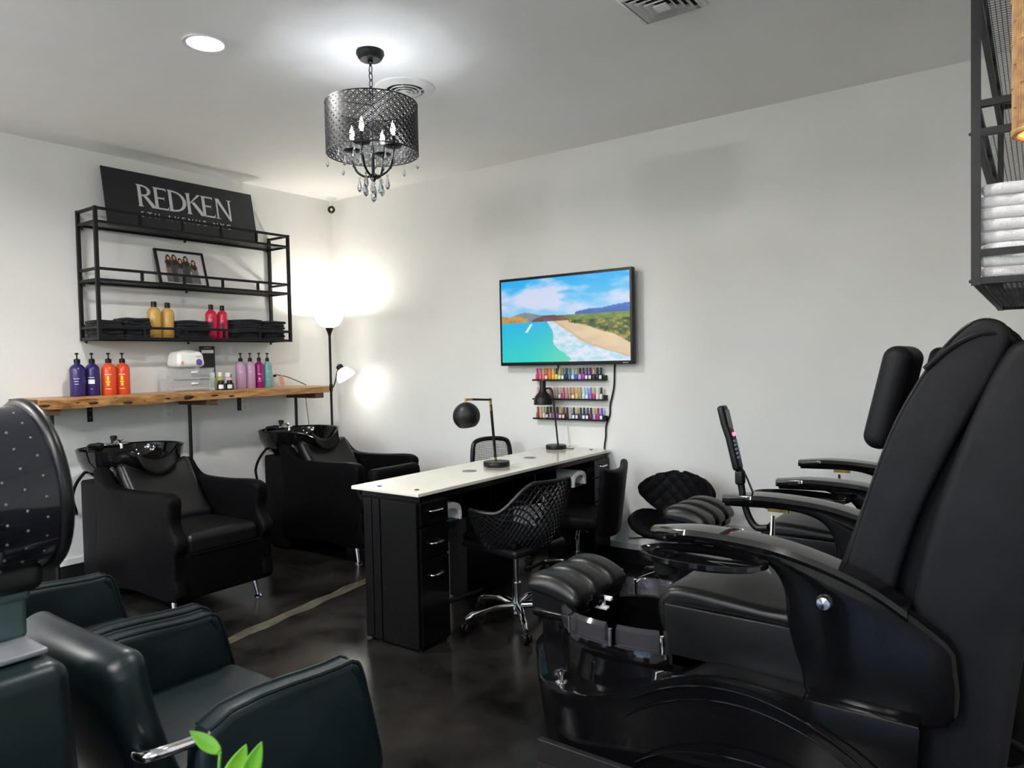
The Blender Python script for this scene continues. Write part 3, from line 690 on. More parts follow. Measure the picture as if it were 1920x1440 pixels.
# ================================================================== shampoo units
def shampoo(label, loc, group):
    # local: x forward from the wall, y centred
    t = thing('shampoo_chair', label, 'shampoo chair', loc, 0, group)
    MB().rbox((.515, 0, .365), (.27, .60, .71), .02).obj('pedestal', M_matt, t)
    arm = sp2([(.62, .12), (.625, .5), (.60, .72), (.585, .785), (.615, .815), (.665, .80), (.72, .75), (.80, .712), (.95, .705), (1.15, .71), (1.35, .722), (1.44, .715), (1.478, .685), (1.474, .62), (1.468, .56), (1.492, .51), (1.53, .47), (1.533, .42), (1.505, .385), (1.492, .3), (1.488, .13), (1.05, .12)], 4)
    for s in (-1, 1):
        a, b = (.235, .315) if s > 0 else (-.315, -.235)
        MB().rprism(arm, a, b, .022, 'y').obj('armrest', M_vinyl, t)
    MB().rbox((1.17, 0, .415), (.66, .47, .135), .045, 4, 4, fn=lambda x, y, z: (x, y, z+.018*(1-(2*x/.66)**2)*(1-(2*y/.47)**2)*(1 if z > 0 else 0)+.02*x)).obj('seat_cushion', M_vin2, t)
    MB().rbox((1.05, 0, .245), (.85, .47, .25), .02).obj('seat_box', M_matt, t)
    MB().rbox((1.462, 0, .255), (.08, .628, .255), .018, 3, 2).obj('front_panel', M_vinyl, t)
    MB().tube([(1.503, -.22, .378), (1.505, 0, .378), (1.503, .22, .378)], .005, 6).obj('piping', M_vinyl, t)
    Mb = Matrix.Translation((.845, 0, .615)) @ Matrix.Rotation(R(-47), 4, 'Y')
    def bf(x, y, z):
        k = (y/.225)**2; zz = z/.22
        dip = -.05*math.exp(-(y/.12)**2)*max(0, zz)**2
        return (x+.035*k*max(0, .6+zz)-.012*(1-zz*zz), y, z+dip+.03*max(0, zz)*k)
    MB().rbox((0, 0, 0), (.12, .46, .46), .05, 4, 8, M=Mb, fn=bf).obj('backrest', M_vin2, t)
    for s in (-1, 1):
        MB().tube(smooth_path([(.64, s*.225, .80), (.72, s*.19, .73), (.86, s*.17, .62), (1.02, s*.19, .50)], 5), [.02]*3+[.03]*9+[.02]*4, 10).obj('side_bolster', M_vin2, t)
    # basin
    A, B, cx, zr = .335, .295, .44, .905
    def rim(th): return zr-.085*math.exp(-(th/.40)**2)
    prof = [(.30, .70, 0), (.62, .705, 0), (.86, .76, 0), (.97, .84, .5), (1.0, .895, 1), (1.01, .905, 1), (.985, .909, 1), (.95, .90, 1), (.93, .86, .7), (.84, .79, .1), (.62, .75, 0), (.3, .742, 0), (.02, .74, 0)]
    def bs(u, v):
        th = (u-.5)*2*PI; k = v*(len(prof)-1); r, z, w = prof[int(round(k))]
        q = 1+.08*math.exp(-(th/.5)**2)
        if abs(th) > 2.1: q *= 1-.10*((abs(th)-2.1)/1.04)
        return (cx+B*r*q*math.cos(th), A*r*math.sin(th)*(1+.05*math.cos(2*th)), z-w*(zr-rim(th)))
    MB().surf(bs, 56, len(prof), cu=True).obj('basin', M_porc, t)
    MB().surf(lambda u, v: (cx+B*1.09+.012+.05*(v-.3), (u-.5)*(.26-.05*v), .835-.085*v+.35*((u-.5)*.26)**2*10), 12, 5).obj('neck_rest', M_rub, t, solid=.014)
    fz = .905
    fc = MB().rbox((.215, 0, fz+.004), (.07, .16, .022), .008).obj('faucet_base', M_chrome, t)
    MB().cyl((.205, 0, fz+.01), (.205, 0, fz+.045), .017, n=16).obj('faucet_knob', M_metal, t)
    MB().lathe([(.021, .04), (.023, .05), (.02, .062), (.0001, .064)], (.205, 0, fz), 16).obj('faucet_cap', M_metal, t)
    MB().tube(smooth_path([(.22, -.0, fz+.015), (.26, 0, fz+.03), (.30, 0, fz+.015), (.31, 0, fz-.02)], 5), .011, 10).obj('spout', M_chrome, t)
    MB().tube([(.205, .035, fz+.02), (.225, .065, fz+.03)], .006, 8).obj('lever', M_chrome, t)
    MB().tube(smooth_path([(.28, -.2, fz-.02), (.28, -.195, fz+.012), (.33, -.17, fz+.022), (.37, -.15, fz+.018)], 5), [.011]*6+[.013]*5+[.017]*5, 10).obj('sprayer', M_metal, t)
    for s in (-1, 1):
        x0, y0 = 1.38, s*.255
        MB().tube([(x0, y0, .14), (x0+.03, y0+s*.012, .012)], [.017, .011], 14).obj('leg', M_chrome, t)
        MB().lathe([(.0001, .016), (.016, .016), (.026, .006), (.026, 0), (.0001, 0)], (x0+.032, y0+s*.0125, 0), 18).obj('leg_foot', M_chrome, t)
    MB().tube(smooth_path([(.36, -.24, .78), (.32, -.29, .70), (.27, -.30, .6), (.24, -.27, .5), (.12, -.22, .46), (.02, -.2, .46)], 6), .010, 8).obj('drain_hose', M_rub, t)
    return t
shampoo('black shampoo chair with sink below the left end of the plank', (0, -2.13, 0), 'shampoo chairs along the left wall')
shampoo('black shampoo chair with sink in the corner beside the floor lamp', (-.01, -.77, 0), 'shampoo chairs along the left wall')

# ================================================================== TV, polish racks, cable on the back wall
t = thing('television', 'wall-mounted flat screen showing a tropical beach', 'television', (2.555, -.07, 1.385))
MB().rbox((2.556, -.078, 1.711), (1.115, .044, .652), .006).obj('casing', M_plast, t, world=True)
MB().rbox((2.556, -.032, 1.70), (.5, .056, .36), .01).obj('mount', M_metal, t, world=True)
def vn(x, y, s=0):
    def h(i, j): 
        k = math.sin(i*127.1+j*311.7+s*74.7)*43758.5453
        return k-math.floor(k)
    i, j = math.floor(x), math.floor(y); a, b = x-i, y-j; a = a*a*(3-2*a); b = b*b*(3-2*b)
    return (h(i, j)*(1-a)+h(i+1, j)*a)*(1-b)+(h(i, j+1)*(1-a)+h(i+1, j+1)*a)*b
def fb(x, y, s=0): return .5*vn(x, y, s)+.27*vn(2*x, 2*y, s+1)+.15*vn(4*x, 4*y, s+2)+.08*vn(8*x, 8*y, s+3)
def lerp(a, b, k):
    k = max(0., min(1., k)); return tuple(x+(y-x)*k for x, y in zip(a, b))
def tvpic(u, v):
    # v 0 bottom, 1 top
    ridge = .575+.02*math.sin(u*9)+.035*fb(u*9, 3)-.02
    if u < .45: ridge = .545+.05*max(0, 1-abs(u-.20)/.14)+.02*fb(u*16, 1)
    if u < .13: ridge = max(ridge, .575-.45*u*.5)
    if u > .6: ridge = .565+.075*(u-.6)/.4+.025*fb(u*12, 5)
    hz = .487
    if v > ridge:
        sky_ = lerp((.55, .82, .98), (.08, .68, .98), (v-.58)/.42)
        n = fb(u*3.6+.7, v*5.5, 9)
        kk = max(0., min(1., (u-.5)/.25)); env = max(0, 1-abs(v-.76+.12*u)/.22)*(1-kk)+(.45+.35*max(0, u-.6))*kk
        k = (n-.50+.34*env)*4.0
        return lerp(sky_, (.86, .88, .98), min(.95, k))
    bw = .487-.0*u                                     # water horizon
    sand0 = .50+ (u-.45)*-.12
    # shoreline: u of waterline and of vegetation line as functions of v
    d = (hz-v)/hz                                      # 0 at horizon, 1 bottom
    shore = .40+.30*d**.8*.62+.04*math.sin(d*9)*d+ .10*d*d+.015*fb(u*20, v*20)
    foam_in = shore-.03-.10*d-.05*fb(v*14, u*9, 4)*d
    sandline = shore+.02+.20*d*d+.12*d-.01
    veg = hz-.005-.27*max(0, (u-.50))/.5*(.55+.45*(u-.5)/.5)+.02*math.sin(u*30)*(u-.4)
    if v > hz:
        if u < .45:
            if u < .22 and v < .60-.35*u+.02*fb(u*20, v*20): return lerp((.66, .42, .22), (.82, .66, .33), fb(u*26, v*26)*1.3)
            if u > .26 and v < .487+.11*max(0, 1-abs(u-.42)/.20): return lerp((.33, .2, .26), (.5, .36, .3), fb(u*24, v*24)*1.3)
            return lerp((.36, .5, .68), (.6, .6, .5), fb(u*20, v*20))
        if u < .56 and v < .487+.11*max(0, 1-abs(u-.42)/.16): return lerp((.35, .22, .27), (.52, .38, .3), fb(u*24, v*24)*1.3)
        if v > .545: return lerp((.1, .3, .66), (.3, .5, .8), fb(u*14, v*24))
        return lerp((.22, .4, .18), (.56, .62, .25), fb(u*26, v*30)*1.2)
    if u > .55 and v > veg: 
        n = fb(u*30, v*34, 2); return lerp((.08, .2, .06), (.62, .68, .2), (n-.3)*2.2) if n < .62 else (.72, .55, .22)
    if u > sandline: return lerp((.93, .84, .70), (.80, .68, .52), fb(u*8, v*16)*.7+(.35 if u < sandline+.03 else 0))
    if u > foam_in: return lerp((.62, .86, .92), (.94, .93, 1.), (fb(u*22, v*30, 7)-.25)*2.2)
    c = lerp((.05, .72, .93), (.10, .82, .82), d*1.2); c = lerp(c, (.42, .86, .72), max(0, (u-.18)/.35)*d*(.4+.9*fb(u*5, v*5)))
    if abs(u-.23-.45*(v-.41)) < .010 and .36 < v < .46: return (.9, .97, 1.)
    return c
picture('screen', attr_mat('screen_picture', .56), 1.075, .607, 220, 124, tvpic, t, Matrix.Translation((.001, -.0306, .328)))
for o in (t.children[-1],): o.location = (0, 0, 0)
t.children[-1].data.update()
q = MB()
for k in range(5): q.box(3.035+k*.009, 3.041+k*.009, -.1014, -.1, 1.392, 1.399)
q.obj('maker_mark', mat('grey_print', (.4, .4, .45), .5), t, smooth=False, world=True)
c = thing('tv_cable', 'black cable hanging down the wall from the television', 'cable', (2.88, -.012, .75))
MB().tube(smooth_path([(2.93, -.02, 1.40), (2.922, -.012, 1.34), (2.915, -.012, 1.22), (2.885, -.012, 1.10), (2.88, -.012, 1.03), (2.85, -.012, .95), (2.845, -.012, .87), (2.832, -.012, .77), (2.83, -.012, .4), (2.84, -.012, .1)], 6), .0055, 8).obj('cable', M_plast, c, world=True)
MB().tube(smooth_path([(2.46, -.02, 1.40), (2.462, -.011, 1.36), (2.475, -.011, 1.32)], 5), .006, 8).obj('short_cable', M_plast, c, world=True)
POL = [
 ('top', 1.278, [('rose', (.6, .05, .15)), ('pink', (.75, .12, .25)), ('coral', (.75, .2, .12)), ('tomato red', (.75, .07, .03)), ('orange', (.85, .22, .02)), ('golden', (.75, .5, .06)), ('yellow', (.85, .68, .06)), ('olive gold', (.5, .42, .08)), ('white-labelled green', (.1, .25, .18)), ('dark navy', (.02, .03, .08)), ('slate blue', (.1, .2, .35)), ('sky blue', (.35, .62, .78)), ('royal blue', (.03, .12, .6)), ('lilac', (.5, .42, .62)), ('magenta', (.5, .03, .35)), ('deep violet', (.14, .03, .28)), ('white-labelled plum', (.1, .03, .14)), ('aubergine', (.05, .02, .08)), ('black', (.015, .015, .02)), ('silver-labelled black', (.02, .02, .03))]),
 ('middle', 1.138, [('blush', (.7, .45, .38)), ('peach', (.78, .48, .36)), ('pale pink', (.78, .55, .52)), ('nude', (.62, .42, .34)), ('dusty rose', (.55, .26, .26)), ('beige', (.7, .55, .42)), ('grey', (.35, .33, .35)), ('taupe', (.38, .3, .28)), ('raspberry', (.55, .08, .2)), ('mauve', (.5, .28, .36)), ('bronze', (.45, .25, .08)), ('copper', (.6, .27, .12)), ('champagne', (.7, .52, .3)), ('antique gold', (.45, .33, .08)), ('ice blue', (.5, .7, .85)), ('light blue', (.3, .55, .82)), ('violet', (.28, .16, .65)), ('cherry', (.65, .04, .13)), ('pearl', (.75, .73, .72)), ('clear', (.7, .7, .7))]),
 ('bottom', .993, [('chestnut', (.25, .08, .04)), ('salmon', (.7, .35, .24)), ('ivory', (.75, .66, .58)), ('jet black', (.012, .012, .014)), ('lavender', (.42, .28, .6)), ('bronze brown', (.35, .2, .06)), ('purple', (.25, .08, .4)), ('wine', (.2, .02, .07)), ('white-labelled brown', (.15, .05, .03)), ('espresso', (.05, .02, .015)), ('silver', (.4, .4, .42)), ('midnight blue', (.02, .03, .14)), ('white-labelled navy', (.03, .04, .16)), ('charcoal', (.05, .05, .06)), ('white-labelled black', (.02, .02, .03)), ('ink blue', (.02, .03, .09)), ('burgundy', (.2, .02, .06)), ('periwinkle', (.35, .35, .75)), ('ruby', (.45, .03, .12)), ('cobalt', (.1, .12, .55))])]
pb = MB().rbox((0, 0, .02), (.024, .024, .04), .006, 2).obj('proto', M_white)
pbm = pb.data; bpy.data.objects.remove(pb)
pc = MB().lathe([(.009, .04), (.0085, .05), (.0078, .082), (.0065, .085), (.0001, .085)], n=12).obj('proto', M_white)
pcm = pc.data; bpy.data.objects.remove(pc)
plm = MB().box(-.010, .010, -.0126, -.0122, .006, .03).obj('proto', M_lab); pll = plm.data; bpy.data.objects.remove(plm)
seen = set()
for rn, z, cols in POL:
    t = thing('polish_rack', 'black wall ledge, %s of the three nail polish racks' % rn, 'wall rack', (2.56, -.03, z), 0, 'nail polish racks')
    MB().box(-.30, .30, -.03, .03, -.008, 0).obj('ledge', M_plast, t, bevel=.001)
    MB().box(-.30, .30, -.033, -.03, -.008, .004).obj('front_lip', M_plast, t)
    MB().box(-.30, .30, .027, .03, -.008, .03).obj('back_plate', M_plast, t)
    MB().box(.297, .30, -.03, .03, 0, .03).obj('end_plate', M_plast, t)
    for i, (cn, c) in enumerate(cols):
        x = 2.56-.272+i*.0284
        lb = '%s nail polish bottle, %s from the left on the %s rack' % (cn, ORD[i], rn)
        b = thing('nail_polish', lb, 'nail polish', (x, -.032, z), 0, 'nail polish bottles')
        m = mat('polish_%s_%d' % (rn, i), c, .18, noise=.1)
        me = pbm.copy(); me.materials.clear(); me.materials.append(m); o = bpy.data.objects.new('glass_body', me); COL.objects.link(o); o.parent = b
        capc = c if (i*7+len(cn)) % 3 else (.02, .02, .025)
        if i % 5 == 2: capc = (.55, .4, .14)
        me = pcm.copy(); me.materials.clear(); me.materials.append(mat('pcap_%s_%d' % (rn, i), capc, .3)); o = bpy.data.objects.new('cap', me); COL.objects.link(o); o.parent = b
        if 'labelled' in cn or i % 4 == 3:
            o = bpy.data.objects.new('label_print', pll); COL.objects.link(o); o.parent = b

# ================================================================== manicure table
DX0, DX1, DY0, DY1 = 2.405, 2.885, -1.965, -.02
t = thing('manicure_table', 'long black manicure table with cream top and drawers', 'table', ((DX0+DX1)/2, -1., 0))
MB().box(DX0, DX1, DY0, DY1, .768, .786).obj('table_top', M_stone, t, world=True, bevel=.003)
MB().box(DX0+.05, DX1-.02, DY0+.03, DY1-.01, .735, .768).obj('top_frame', M_lam, t, world=True)
for x, y in ((2.80, -1.885), (2.55, -1.90), (2.765, -.08), (2.55, -.08)): MB().lathe([(.012, 0), (.012, .003), (.0001, .004)], (x, y, .786), 14).obj('top_cap', M_metal, t, world=True)
M_grille = mat('vent_grille', (.3, .3, .3), .4, metal=.6)
for x, y in ((2.636, -1.273), (2.618, -.63)):
    g = MB()
    for k in range(4): g.lathe([(.012+.009*k, 0), (.017+.009*k, 0), (.017+.009*k, .002), (.012+.009*k, .002), (.012+.009*k, 0)], (x, y, .786), 22)
    g.box(x-.045, x+.045, y-.002, y+.002, .786, .7885); g.box(x-.002, x+.002, y-.045, y+.045, .786, .7885)
    g.obj('vent_grille', M_grille, t, world=True, smooth=False)
def pedestal(y0, y1, end):
    MB().box(2.50, 2.868, y0, y1, .012, .736).obj('cabinet', M_lam, t, world=True, bevel=.002)
    # drawer fronts on the +x side
    for a, b, h in ((.620, .733, .690), (.458, .612, .53), (.03, .45, .371)):
        d = MB().box(2.868, 2.884, y0+.004, y1-.004, a, b).obj('drawer_front', M_lam, t, world=True, bevel=.002)
        yc = (y0+y1)/2
        hm = MB(); hm.tube(smooth_path([(2.884, yc-.045, h), (2.903, yc-.04, h), (2.907, yc, h), (2.903, yc+.04, h), (2.884, yc+.045, h)], 4), .005, 8)
        hm.obj('handle', M_chrome, d, off=t.location)
    for k in range(4): MB().cyl((2.52 if k < 2 else 2.85, y0+.02 if k % 2 else y1-.02, 0), (2.52 if k < 2 else 2.85, y0+.02 if k % 2 else y1-.02, .014), .014, n=10).obj('foot', M_plast, t, world=True)
pedestal(-1.955, -1.745, True)
pedestal(-.25, -.035, False)
for a, b in ((2.497, 2.555), (2.56, 2.612), (2.62, 2.868)):
    MB().box(a, b, -1.966, -1.955, .012, .736).obj('end_panel', M_lam, t, world=True, bevel=.002)
MB().box(2.42, 2.56, -1.22, -.74, .005, .736).obj('centre_cabinet', M_lam, t, world=True, bevel=.003)
MB().box(2.50, 2.515, -1.745, -1.22, .56, .736).obj('apron', M_lam, t, world=True)
MB().box(2.50, 2.515, -.74, -.25, .56, .736).obj('apron', M_lam, t, world=True)
for a, b in ((-1.745, -1.22), (-.74, -.25)):
    MB().box(2.515, 2.74, a, b, .56, .572).obj('cubby_floor', M_lam, t, world=True)
MB().box(2.56, 2.74, -1.22, -.74, .56, .572).obj('cubby_floor', M_lam, t, world=True)
for y in (-1.48, -1.21, -.98, -.75, -.5): MB().box(2.56, 2.74, y-.006, y+.006, .572, .736).obj('cubby_divider', M_lam, t, world=True)
MB().cyl((2.66, -1.745, .1), (2.66, -1.2, .075), .012, n=12).obj('foot_bar', M_metal, t, world=True)
MB().cyl((2.66, -.76, .085), (2.66, -.25, .085), .012, n=12).obj('foot_bar', M_metal, t, world=True)
# nail dryers in the cubbies
for y, x, lb in ((-1.615, 2.69, 'white nail lamp under the near end of the table'), (-.33, 2.72, 'white nail lamp under the far end of the table')):
    n = thing('nail_lamp', lb, 'nail lamp', (x, y, .572), 0, 'nail lamps under the table')
    pr = sp2([(-.085, 0), (-.088, .04), (-.07, .085), (0, .105), (.07, .085), (.088, .04), (.085, 0)], 4, False)
    inn = sp2([(.062, 0), (.062, .03), (.045, .058), (0, .07), (-.045, .058), (-.062, .03), (-.062, 0)], 4, False)
    MB().rprism(pr+inn, -.1, .1, .006, 'x').obj('housing', M_white, n)
    MB().box(-.1, .1, -.062, .062, .0, .006).obj('base_tray', M_plast, n)
    MB().prism(inn, -.1, -.09, 'x').obj('back_plate', M_plast, n)

# ------------------------------------------------------------------ desk lamps
t = thing('desk_lamp', 'black desk lamp with round ball shade and brass joints', 'desk lamp', (2.655, -1.035, .786))
MB().lathe([(.0001, 0), (.078, 0), (.08, .004), (.08, .026), (.077, .03), (.0001, .031)], n=36).obj('base', M_metal, t)
MB().cyl((0, -.005, .03), (0, -.01, .065), .008, n=12).obj('brass_socket', M_brass, t)
MB().cyl((0, -.01, .055), (0, -.045, .375), .0085, n=12).obj('stem', M_metal, t)
MB().cyl((0, -.044, .34), (0, -.048, .415), .0075, n=12).obj('brass_joint', M_brass, t)
MB().cyl((0, -.04, .405), (0, -.235, .418), .0065, n=12).obj('arm', M_metal, t)
MB().cyl((0, -.225, .417), (0, -.285, .42), .0068, n=12).obj('brass_joint', M_brass, t)
MB().cyl((0, -.28, .425), (0, -.28, .395), .006, n=10).obj('shade_pin', M_brass, t)
Ml = Matrix.Translation((0, -.275, .325)) @ Matrix.Rotation(R(10), 4, 'X')
prof = [(.079*math.sin(R(a)), .079*math.cos(R(a))) for a in range(0, 141, 10)]; prof[0] = (.0001, .079)
MB().lathe(prof+[(r*.96, z) for r, z in reversed(prof)], n=32, M=Ml).obj('ball_shade', M_metal, t)
MB().ball((0, 0, -.035), .036, 18, M=Ml).obj('bulb', M_white, t)
t = thing('desk_lamp', 'black desk lamp with bell shade in front of the polish racks', 'desk lamp', (2.512, -.142, .786))
MB().lathe([(.0001, 0), (.072, 0), (.074, .004), (.074, .024), (.071, .028), (.0001, .029)], n=36).obj('base', M_metal, t)
MB().tube(smooth_path([(.018, 0, .028), (-.0, 0, .2), (-.016, 0, .36), (-.024, 0, .41), (-.045, 0, .433), (-.085, 0, .43)], 6), .0065, 10).obj('stem', M_metal, t)
MB().lathe([(.0001, .49), (.021, .487), (.023, .478), (.023, .43), (.03, .405), (.058, .375), (.066, .355), (.067, .315), (.064, .315), (.062, .355), (.05, .375)], (-.105, 0, 0), 32).obj('bell_shade', M_metal, t)
MB().lathe([(.06, .318), (.058, .35), (.03, .37), (.0001, .372)], (-.105, 0, 0), 28).obj('shade_lining', M_white, t)
MB().tube([(-.103, 0, .487), (-.1, 0, .505)], .004, 8).obj('shade_cord', M_brass, t)
MB().tube(smooth_path([(.07, .0, .01), (.1, .0, .006), (.12, .03, .004), (.11, .06, .004)], 5), .003, 6).obj('cord', M_plast, t)

# ================================================================== task chairs
def star(t, r=.30, zh=.09, n=5, a0=0., m=None, col_top=.4, hubr=.025):
    m = m or M_chrome
    MB().cyl((0, 0, zh-.02), (0, 0, col_top*.55), hubr, n=16).obj('gas_column', m, t)
    MB().cyl((0, 0, col_top*.5), (0, 0, col_top), hubr*.6, n=14).obj('gas_piston', m, t)
    MB().lathe([(.0001, zh-.035), (.035, zh-.03), (.04, zh), (.03, zh+.03)], n=20).obj('hub', m, t)
    for k in range(n):
        a = a0+k*2*PI/n; c, s = math.cos(a), math.sin(a)
        pts = smooth_path([(.02*c, .02*s, zh+.012), (r*.45*c, r*.45*s, zh+.018), (r*.85*c, r*.85*s, zh-.002), (r*c, r*s, zh-.022)], 5)
        lg = MB().tube(pts, [.02]*6+[.018]*6+[.015]*4, 10).obj('leg', m, t)
        cs = MB()
        Mc = Matrix.Translation((r*c, r*s, .028)) @ Matrix.Rotation(a+.5, 4, 'Z') @ Matrix.Rotation(R(90), 4, 'X')
        for o in (-.014, .014): cs.lathe([(.0001, o-.009), (.024, o-.009), (.027, o-.005), (.027, o+.005), (.024, o+.009), (.0001, o+.009)], n=18, M=Mc)
        cs.rbox((r*c, r*s, .046), (.03, .03, .028), .008)
        cs.obj('caster', M_plast, lg)
# lattice bucket chair (front of the seat faces -x after rotation)
def lattice_chair(loc, rz):
    t = thing('lattice_chair', 'black lattice-back bucket chair on chrome casters at the table', 'chair', loc, rz)
    # local: back towards +x
    def rimz(ph):
        a = abs(ph); k = max(0., min(1., (1.18-a)/.75)); k = k*k*(3-2*k)
        return .655+.15*k+.012*max(0, a-1.3)
    PH = 1.75
    def P(u, v, off=0.):
        ph = (u-.5)*2*PH
        zr = rimz(ph); z = .43+(zr-.43)*v
        rr = .165+.125*v**.55+off
        ex = 1.0
        x = rr*math.cos(ph)*(1.02 if math.cos(ph) > 0 else .85)-.0; y = rr*math.sin(ph)*1.02
        return Vector((x, y, z))
    lat = MB(); n = 26
    for k in range(-n, n*2):
        for sg in (1, -1):
            pts = []
            for i in range(25):
                v = i/24; u = k/n+sg*v*.32
                if 0 <= u <= 1: pts.append(P(u, v))
            if len(pts) > 2: lat.tube(pts, .0052, 5)
    lat.obj('lattice', M_plast, t)
    MB().tube([P(i/48, 1) for i in range(49)], .011, 8).obj('top_rim', M_plast, t)
    for u in (0, 1): MB().tube([P(u, i/10) for i in range(11)], .011, 8).obj('front_post', M_plast, t)
    MB().rbox((-.02, 0, .44), (.42, .40, .045), .02, 3, 3).obj('seat_pan', M_plast, t)
    MB().rbox((-.03, 0, .475), (.40, .37, .05), .022, 3, 3).obj('seat_cushion', M_vinyl, t)
    MB().rbox((0, 0, .405), (.18, .15, .03), .01).obj('tilt_plate', M_metal, t)
    star(t, .30, .09, 5, R(-110), None, .41)
    return t
lattice_chair((3.03, -1.37, 0), R(-8))
# upholstered task chair beyond it
t = thing('leather_chair', 'black leather task chair on chrome base near the back wall', 'chair', (2.93, -.56, 0), R(12))
def lb_(x, y, z):
    w = 1+.16*(z/.2)
    return (x+.30*y*y*4*.9-.06*(z/.2)**2*0, y*w, z)
MB().rbox((.21, 0, .56), (.05, .45, .42), .022, 3, 8, M=Matrix.Rotation(R(6), 4, 'Y'), fn=lambda x, y, z: (x-.9*y*y, y*(1+.10*z/.2), z+.02*(abs(y)/.2)**2)).obj('backrest', M_matt, t)
MB().rbox((0, 0, .42), (.42, .42, .09), .04, 4, 4).obj('seat_cushion', M_matt, t)
MB().rbox((.16, 0, .4), (.1, .2, .03), .01).obj('back_bracket', M_metal, t)
MB().lathe([(.0001, .375), (.08, .375), (.085, .36), (.02, .33)], n=22).obj('seat_plate', M_chrome, t)
for s in (-1, 1): MB().tube(smooth_path([(.02, s*.02, .35), (.04, s*.09, .35), (.03, s*.11, .30)], 5), .008, 8).obj('lever', M_chrome, t)
star(t, .28, .09, 5, R(20), None, .36, .02)
# black vinyl chair behind the table
t = thing('client_chair', 'low black vinyl chair back behind the table beside the shampoo unit', 'chair', (1.96, -1.17, 0))
MB().rbox((.0, 0, .575), (.09, .42, .36), .035, 4, 4, M=Matrix.Translation((0, 0, 0)), fn=lambda x, y, z: (x-.25*y*y-.12*(z+.1), y, z)).obj('backrest', M_vinyl, t)
MB().rbox((.21, 0, .43), (.42, .44, .1), .04, 4, 2).obj('seat', M_vinyl, t)
for y in (-.19, .19):
    for x in (.04, .38): MB().cyl((x, y, 0), (x, y, .39), .013, n=12).obj('leg', M_chrome, t)
# mesh office chair at the far end
t = thing('mesh_chair', 'black office chair with mesh back behind the ball lamp', 'chair', (2.03, -.29, 0), R(-24))
fr = sp2([(-.2, .52), (-.215, .66), (-.205, .80), (-.16, .85), (0, .862), (.16, .85), (.205, .80), (.215, .66), (.2, .52), (0, .50)], 5)
def wrap(p): return Vector((.81*p[0]*p[0]-.02, p[0]*.74, p[1]-.012))
MB().tube([wrap(p) for p in fr], .017, 8, closed=True).obj('back_frame', M_plast, t)
ms = MB()
for k in range(-16, 17):
    y = k*.0125
    ms.tube([wrap((y, .52+.33*i/6)) for i in range(7)], .0016, 4)
for k in range(26):
    z = .525+k*.0125; ms.tube([wrap((-.2+.4*i/10, z)) for i in range(11)], .0016, 4)
ms.obj('mesh_back', M_plast, t)
MB().tube(smooth_path([(-.02, 0, .54), (-.05, 0, .45), (.0, 0, .40), (.12, 0, .39)], 5), .02, 8).obj('back_spine', M_plast, t)
MB().rbox((.2, 0, .45), (.44, .44, .08), .035, 3, 2).obj('seat', M_matt, t)
Mt = t
seatc = bpy.data.objects.new('base_centre', None)
bpy.data.objects.remove(seatc)
star(t, .22, .09, 5, .3, M_plast, .42)
for o in t.children:
    if o.name.split('.')[0] in ('gas_column', 'gas_piston', 'hub', 'leg'): o.location.x = .2
# quilted technician stool
t = thing('quilted_stool', 'black quilted butterfly stool by the back wall', 'stool', (3.49, -.40, 0), R(0))
def quilt(a, b, k=38.): return .006*(abs(math.sin((a+b)*k))*abs(math.sin((a-b)*k)))**.5
def qb(u, v):
    th = (u-.5)*2; ww = [.10, .17, .225, .245, .24, .20, .12][min(6, int(v*6.999))]
    w = .25*math.sqrt(max(.01, 1-((v-.58)/.425)**2)) if v > .58 else .25*(1-.58*((.58-v)/.58)**1.6)
    y = th*w; z = .43+.27*v+(.0 if v < 1 else 0)
    return Vector((y, .16-1.5*y*y*.9-quilt(y, z)+.02*v, z))
MB().surf(qb, 60, 40).obj('backrest', M_matt, t, solid=.03)
def qs(u, v):
    th = u*2*PI; r = .235*v; x = r*math.cos(th)*1.0; y = r*math.sin(th)*.9
    lip = .07*(abs(math.cos(th))**2)*v**3
    return Vector((x, y-.03, .375+lip+.05*max(0, math.sin(th))*v**2+quilt(x, y)))
MB().surf(qs, 60, 16, cu=True).obj('seat', M_matt, t, solid=.035)
MB().lathe([(.0001, .335), (.1, .335), (.1, .355), (.0001, .355)], n=24).obj('seat_plate', M_metal, t)
MB().tube([(0, -.04, .335), (-.22, -.12, .315)], .006, 8).obj('lever', M_metal, t)
star(t, .23, .085, 5, R(15), None, .335)
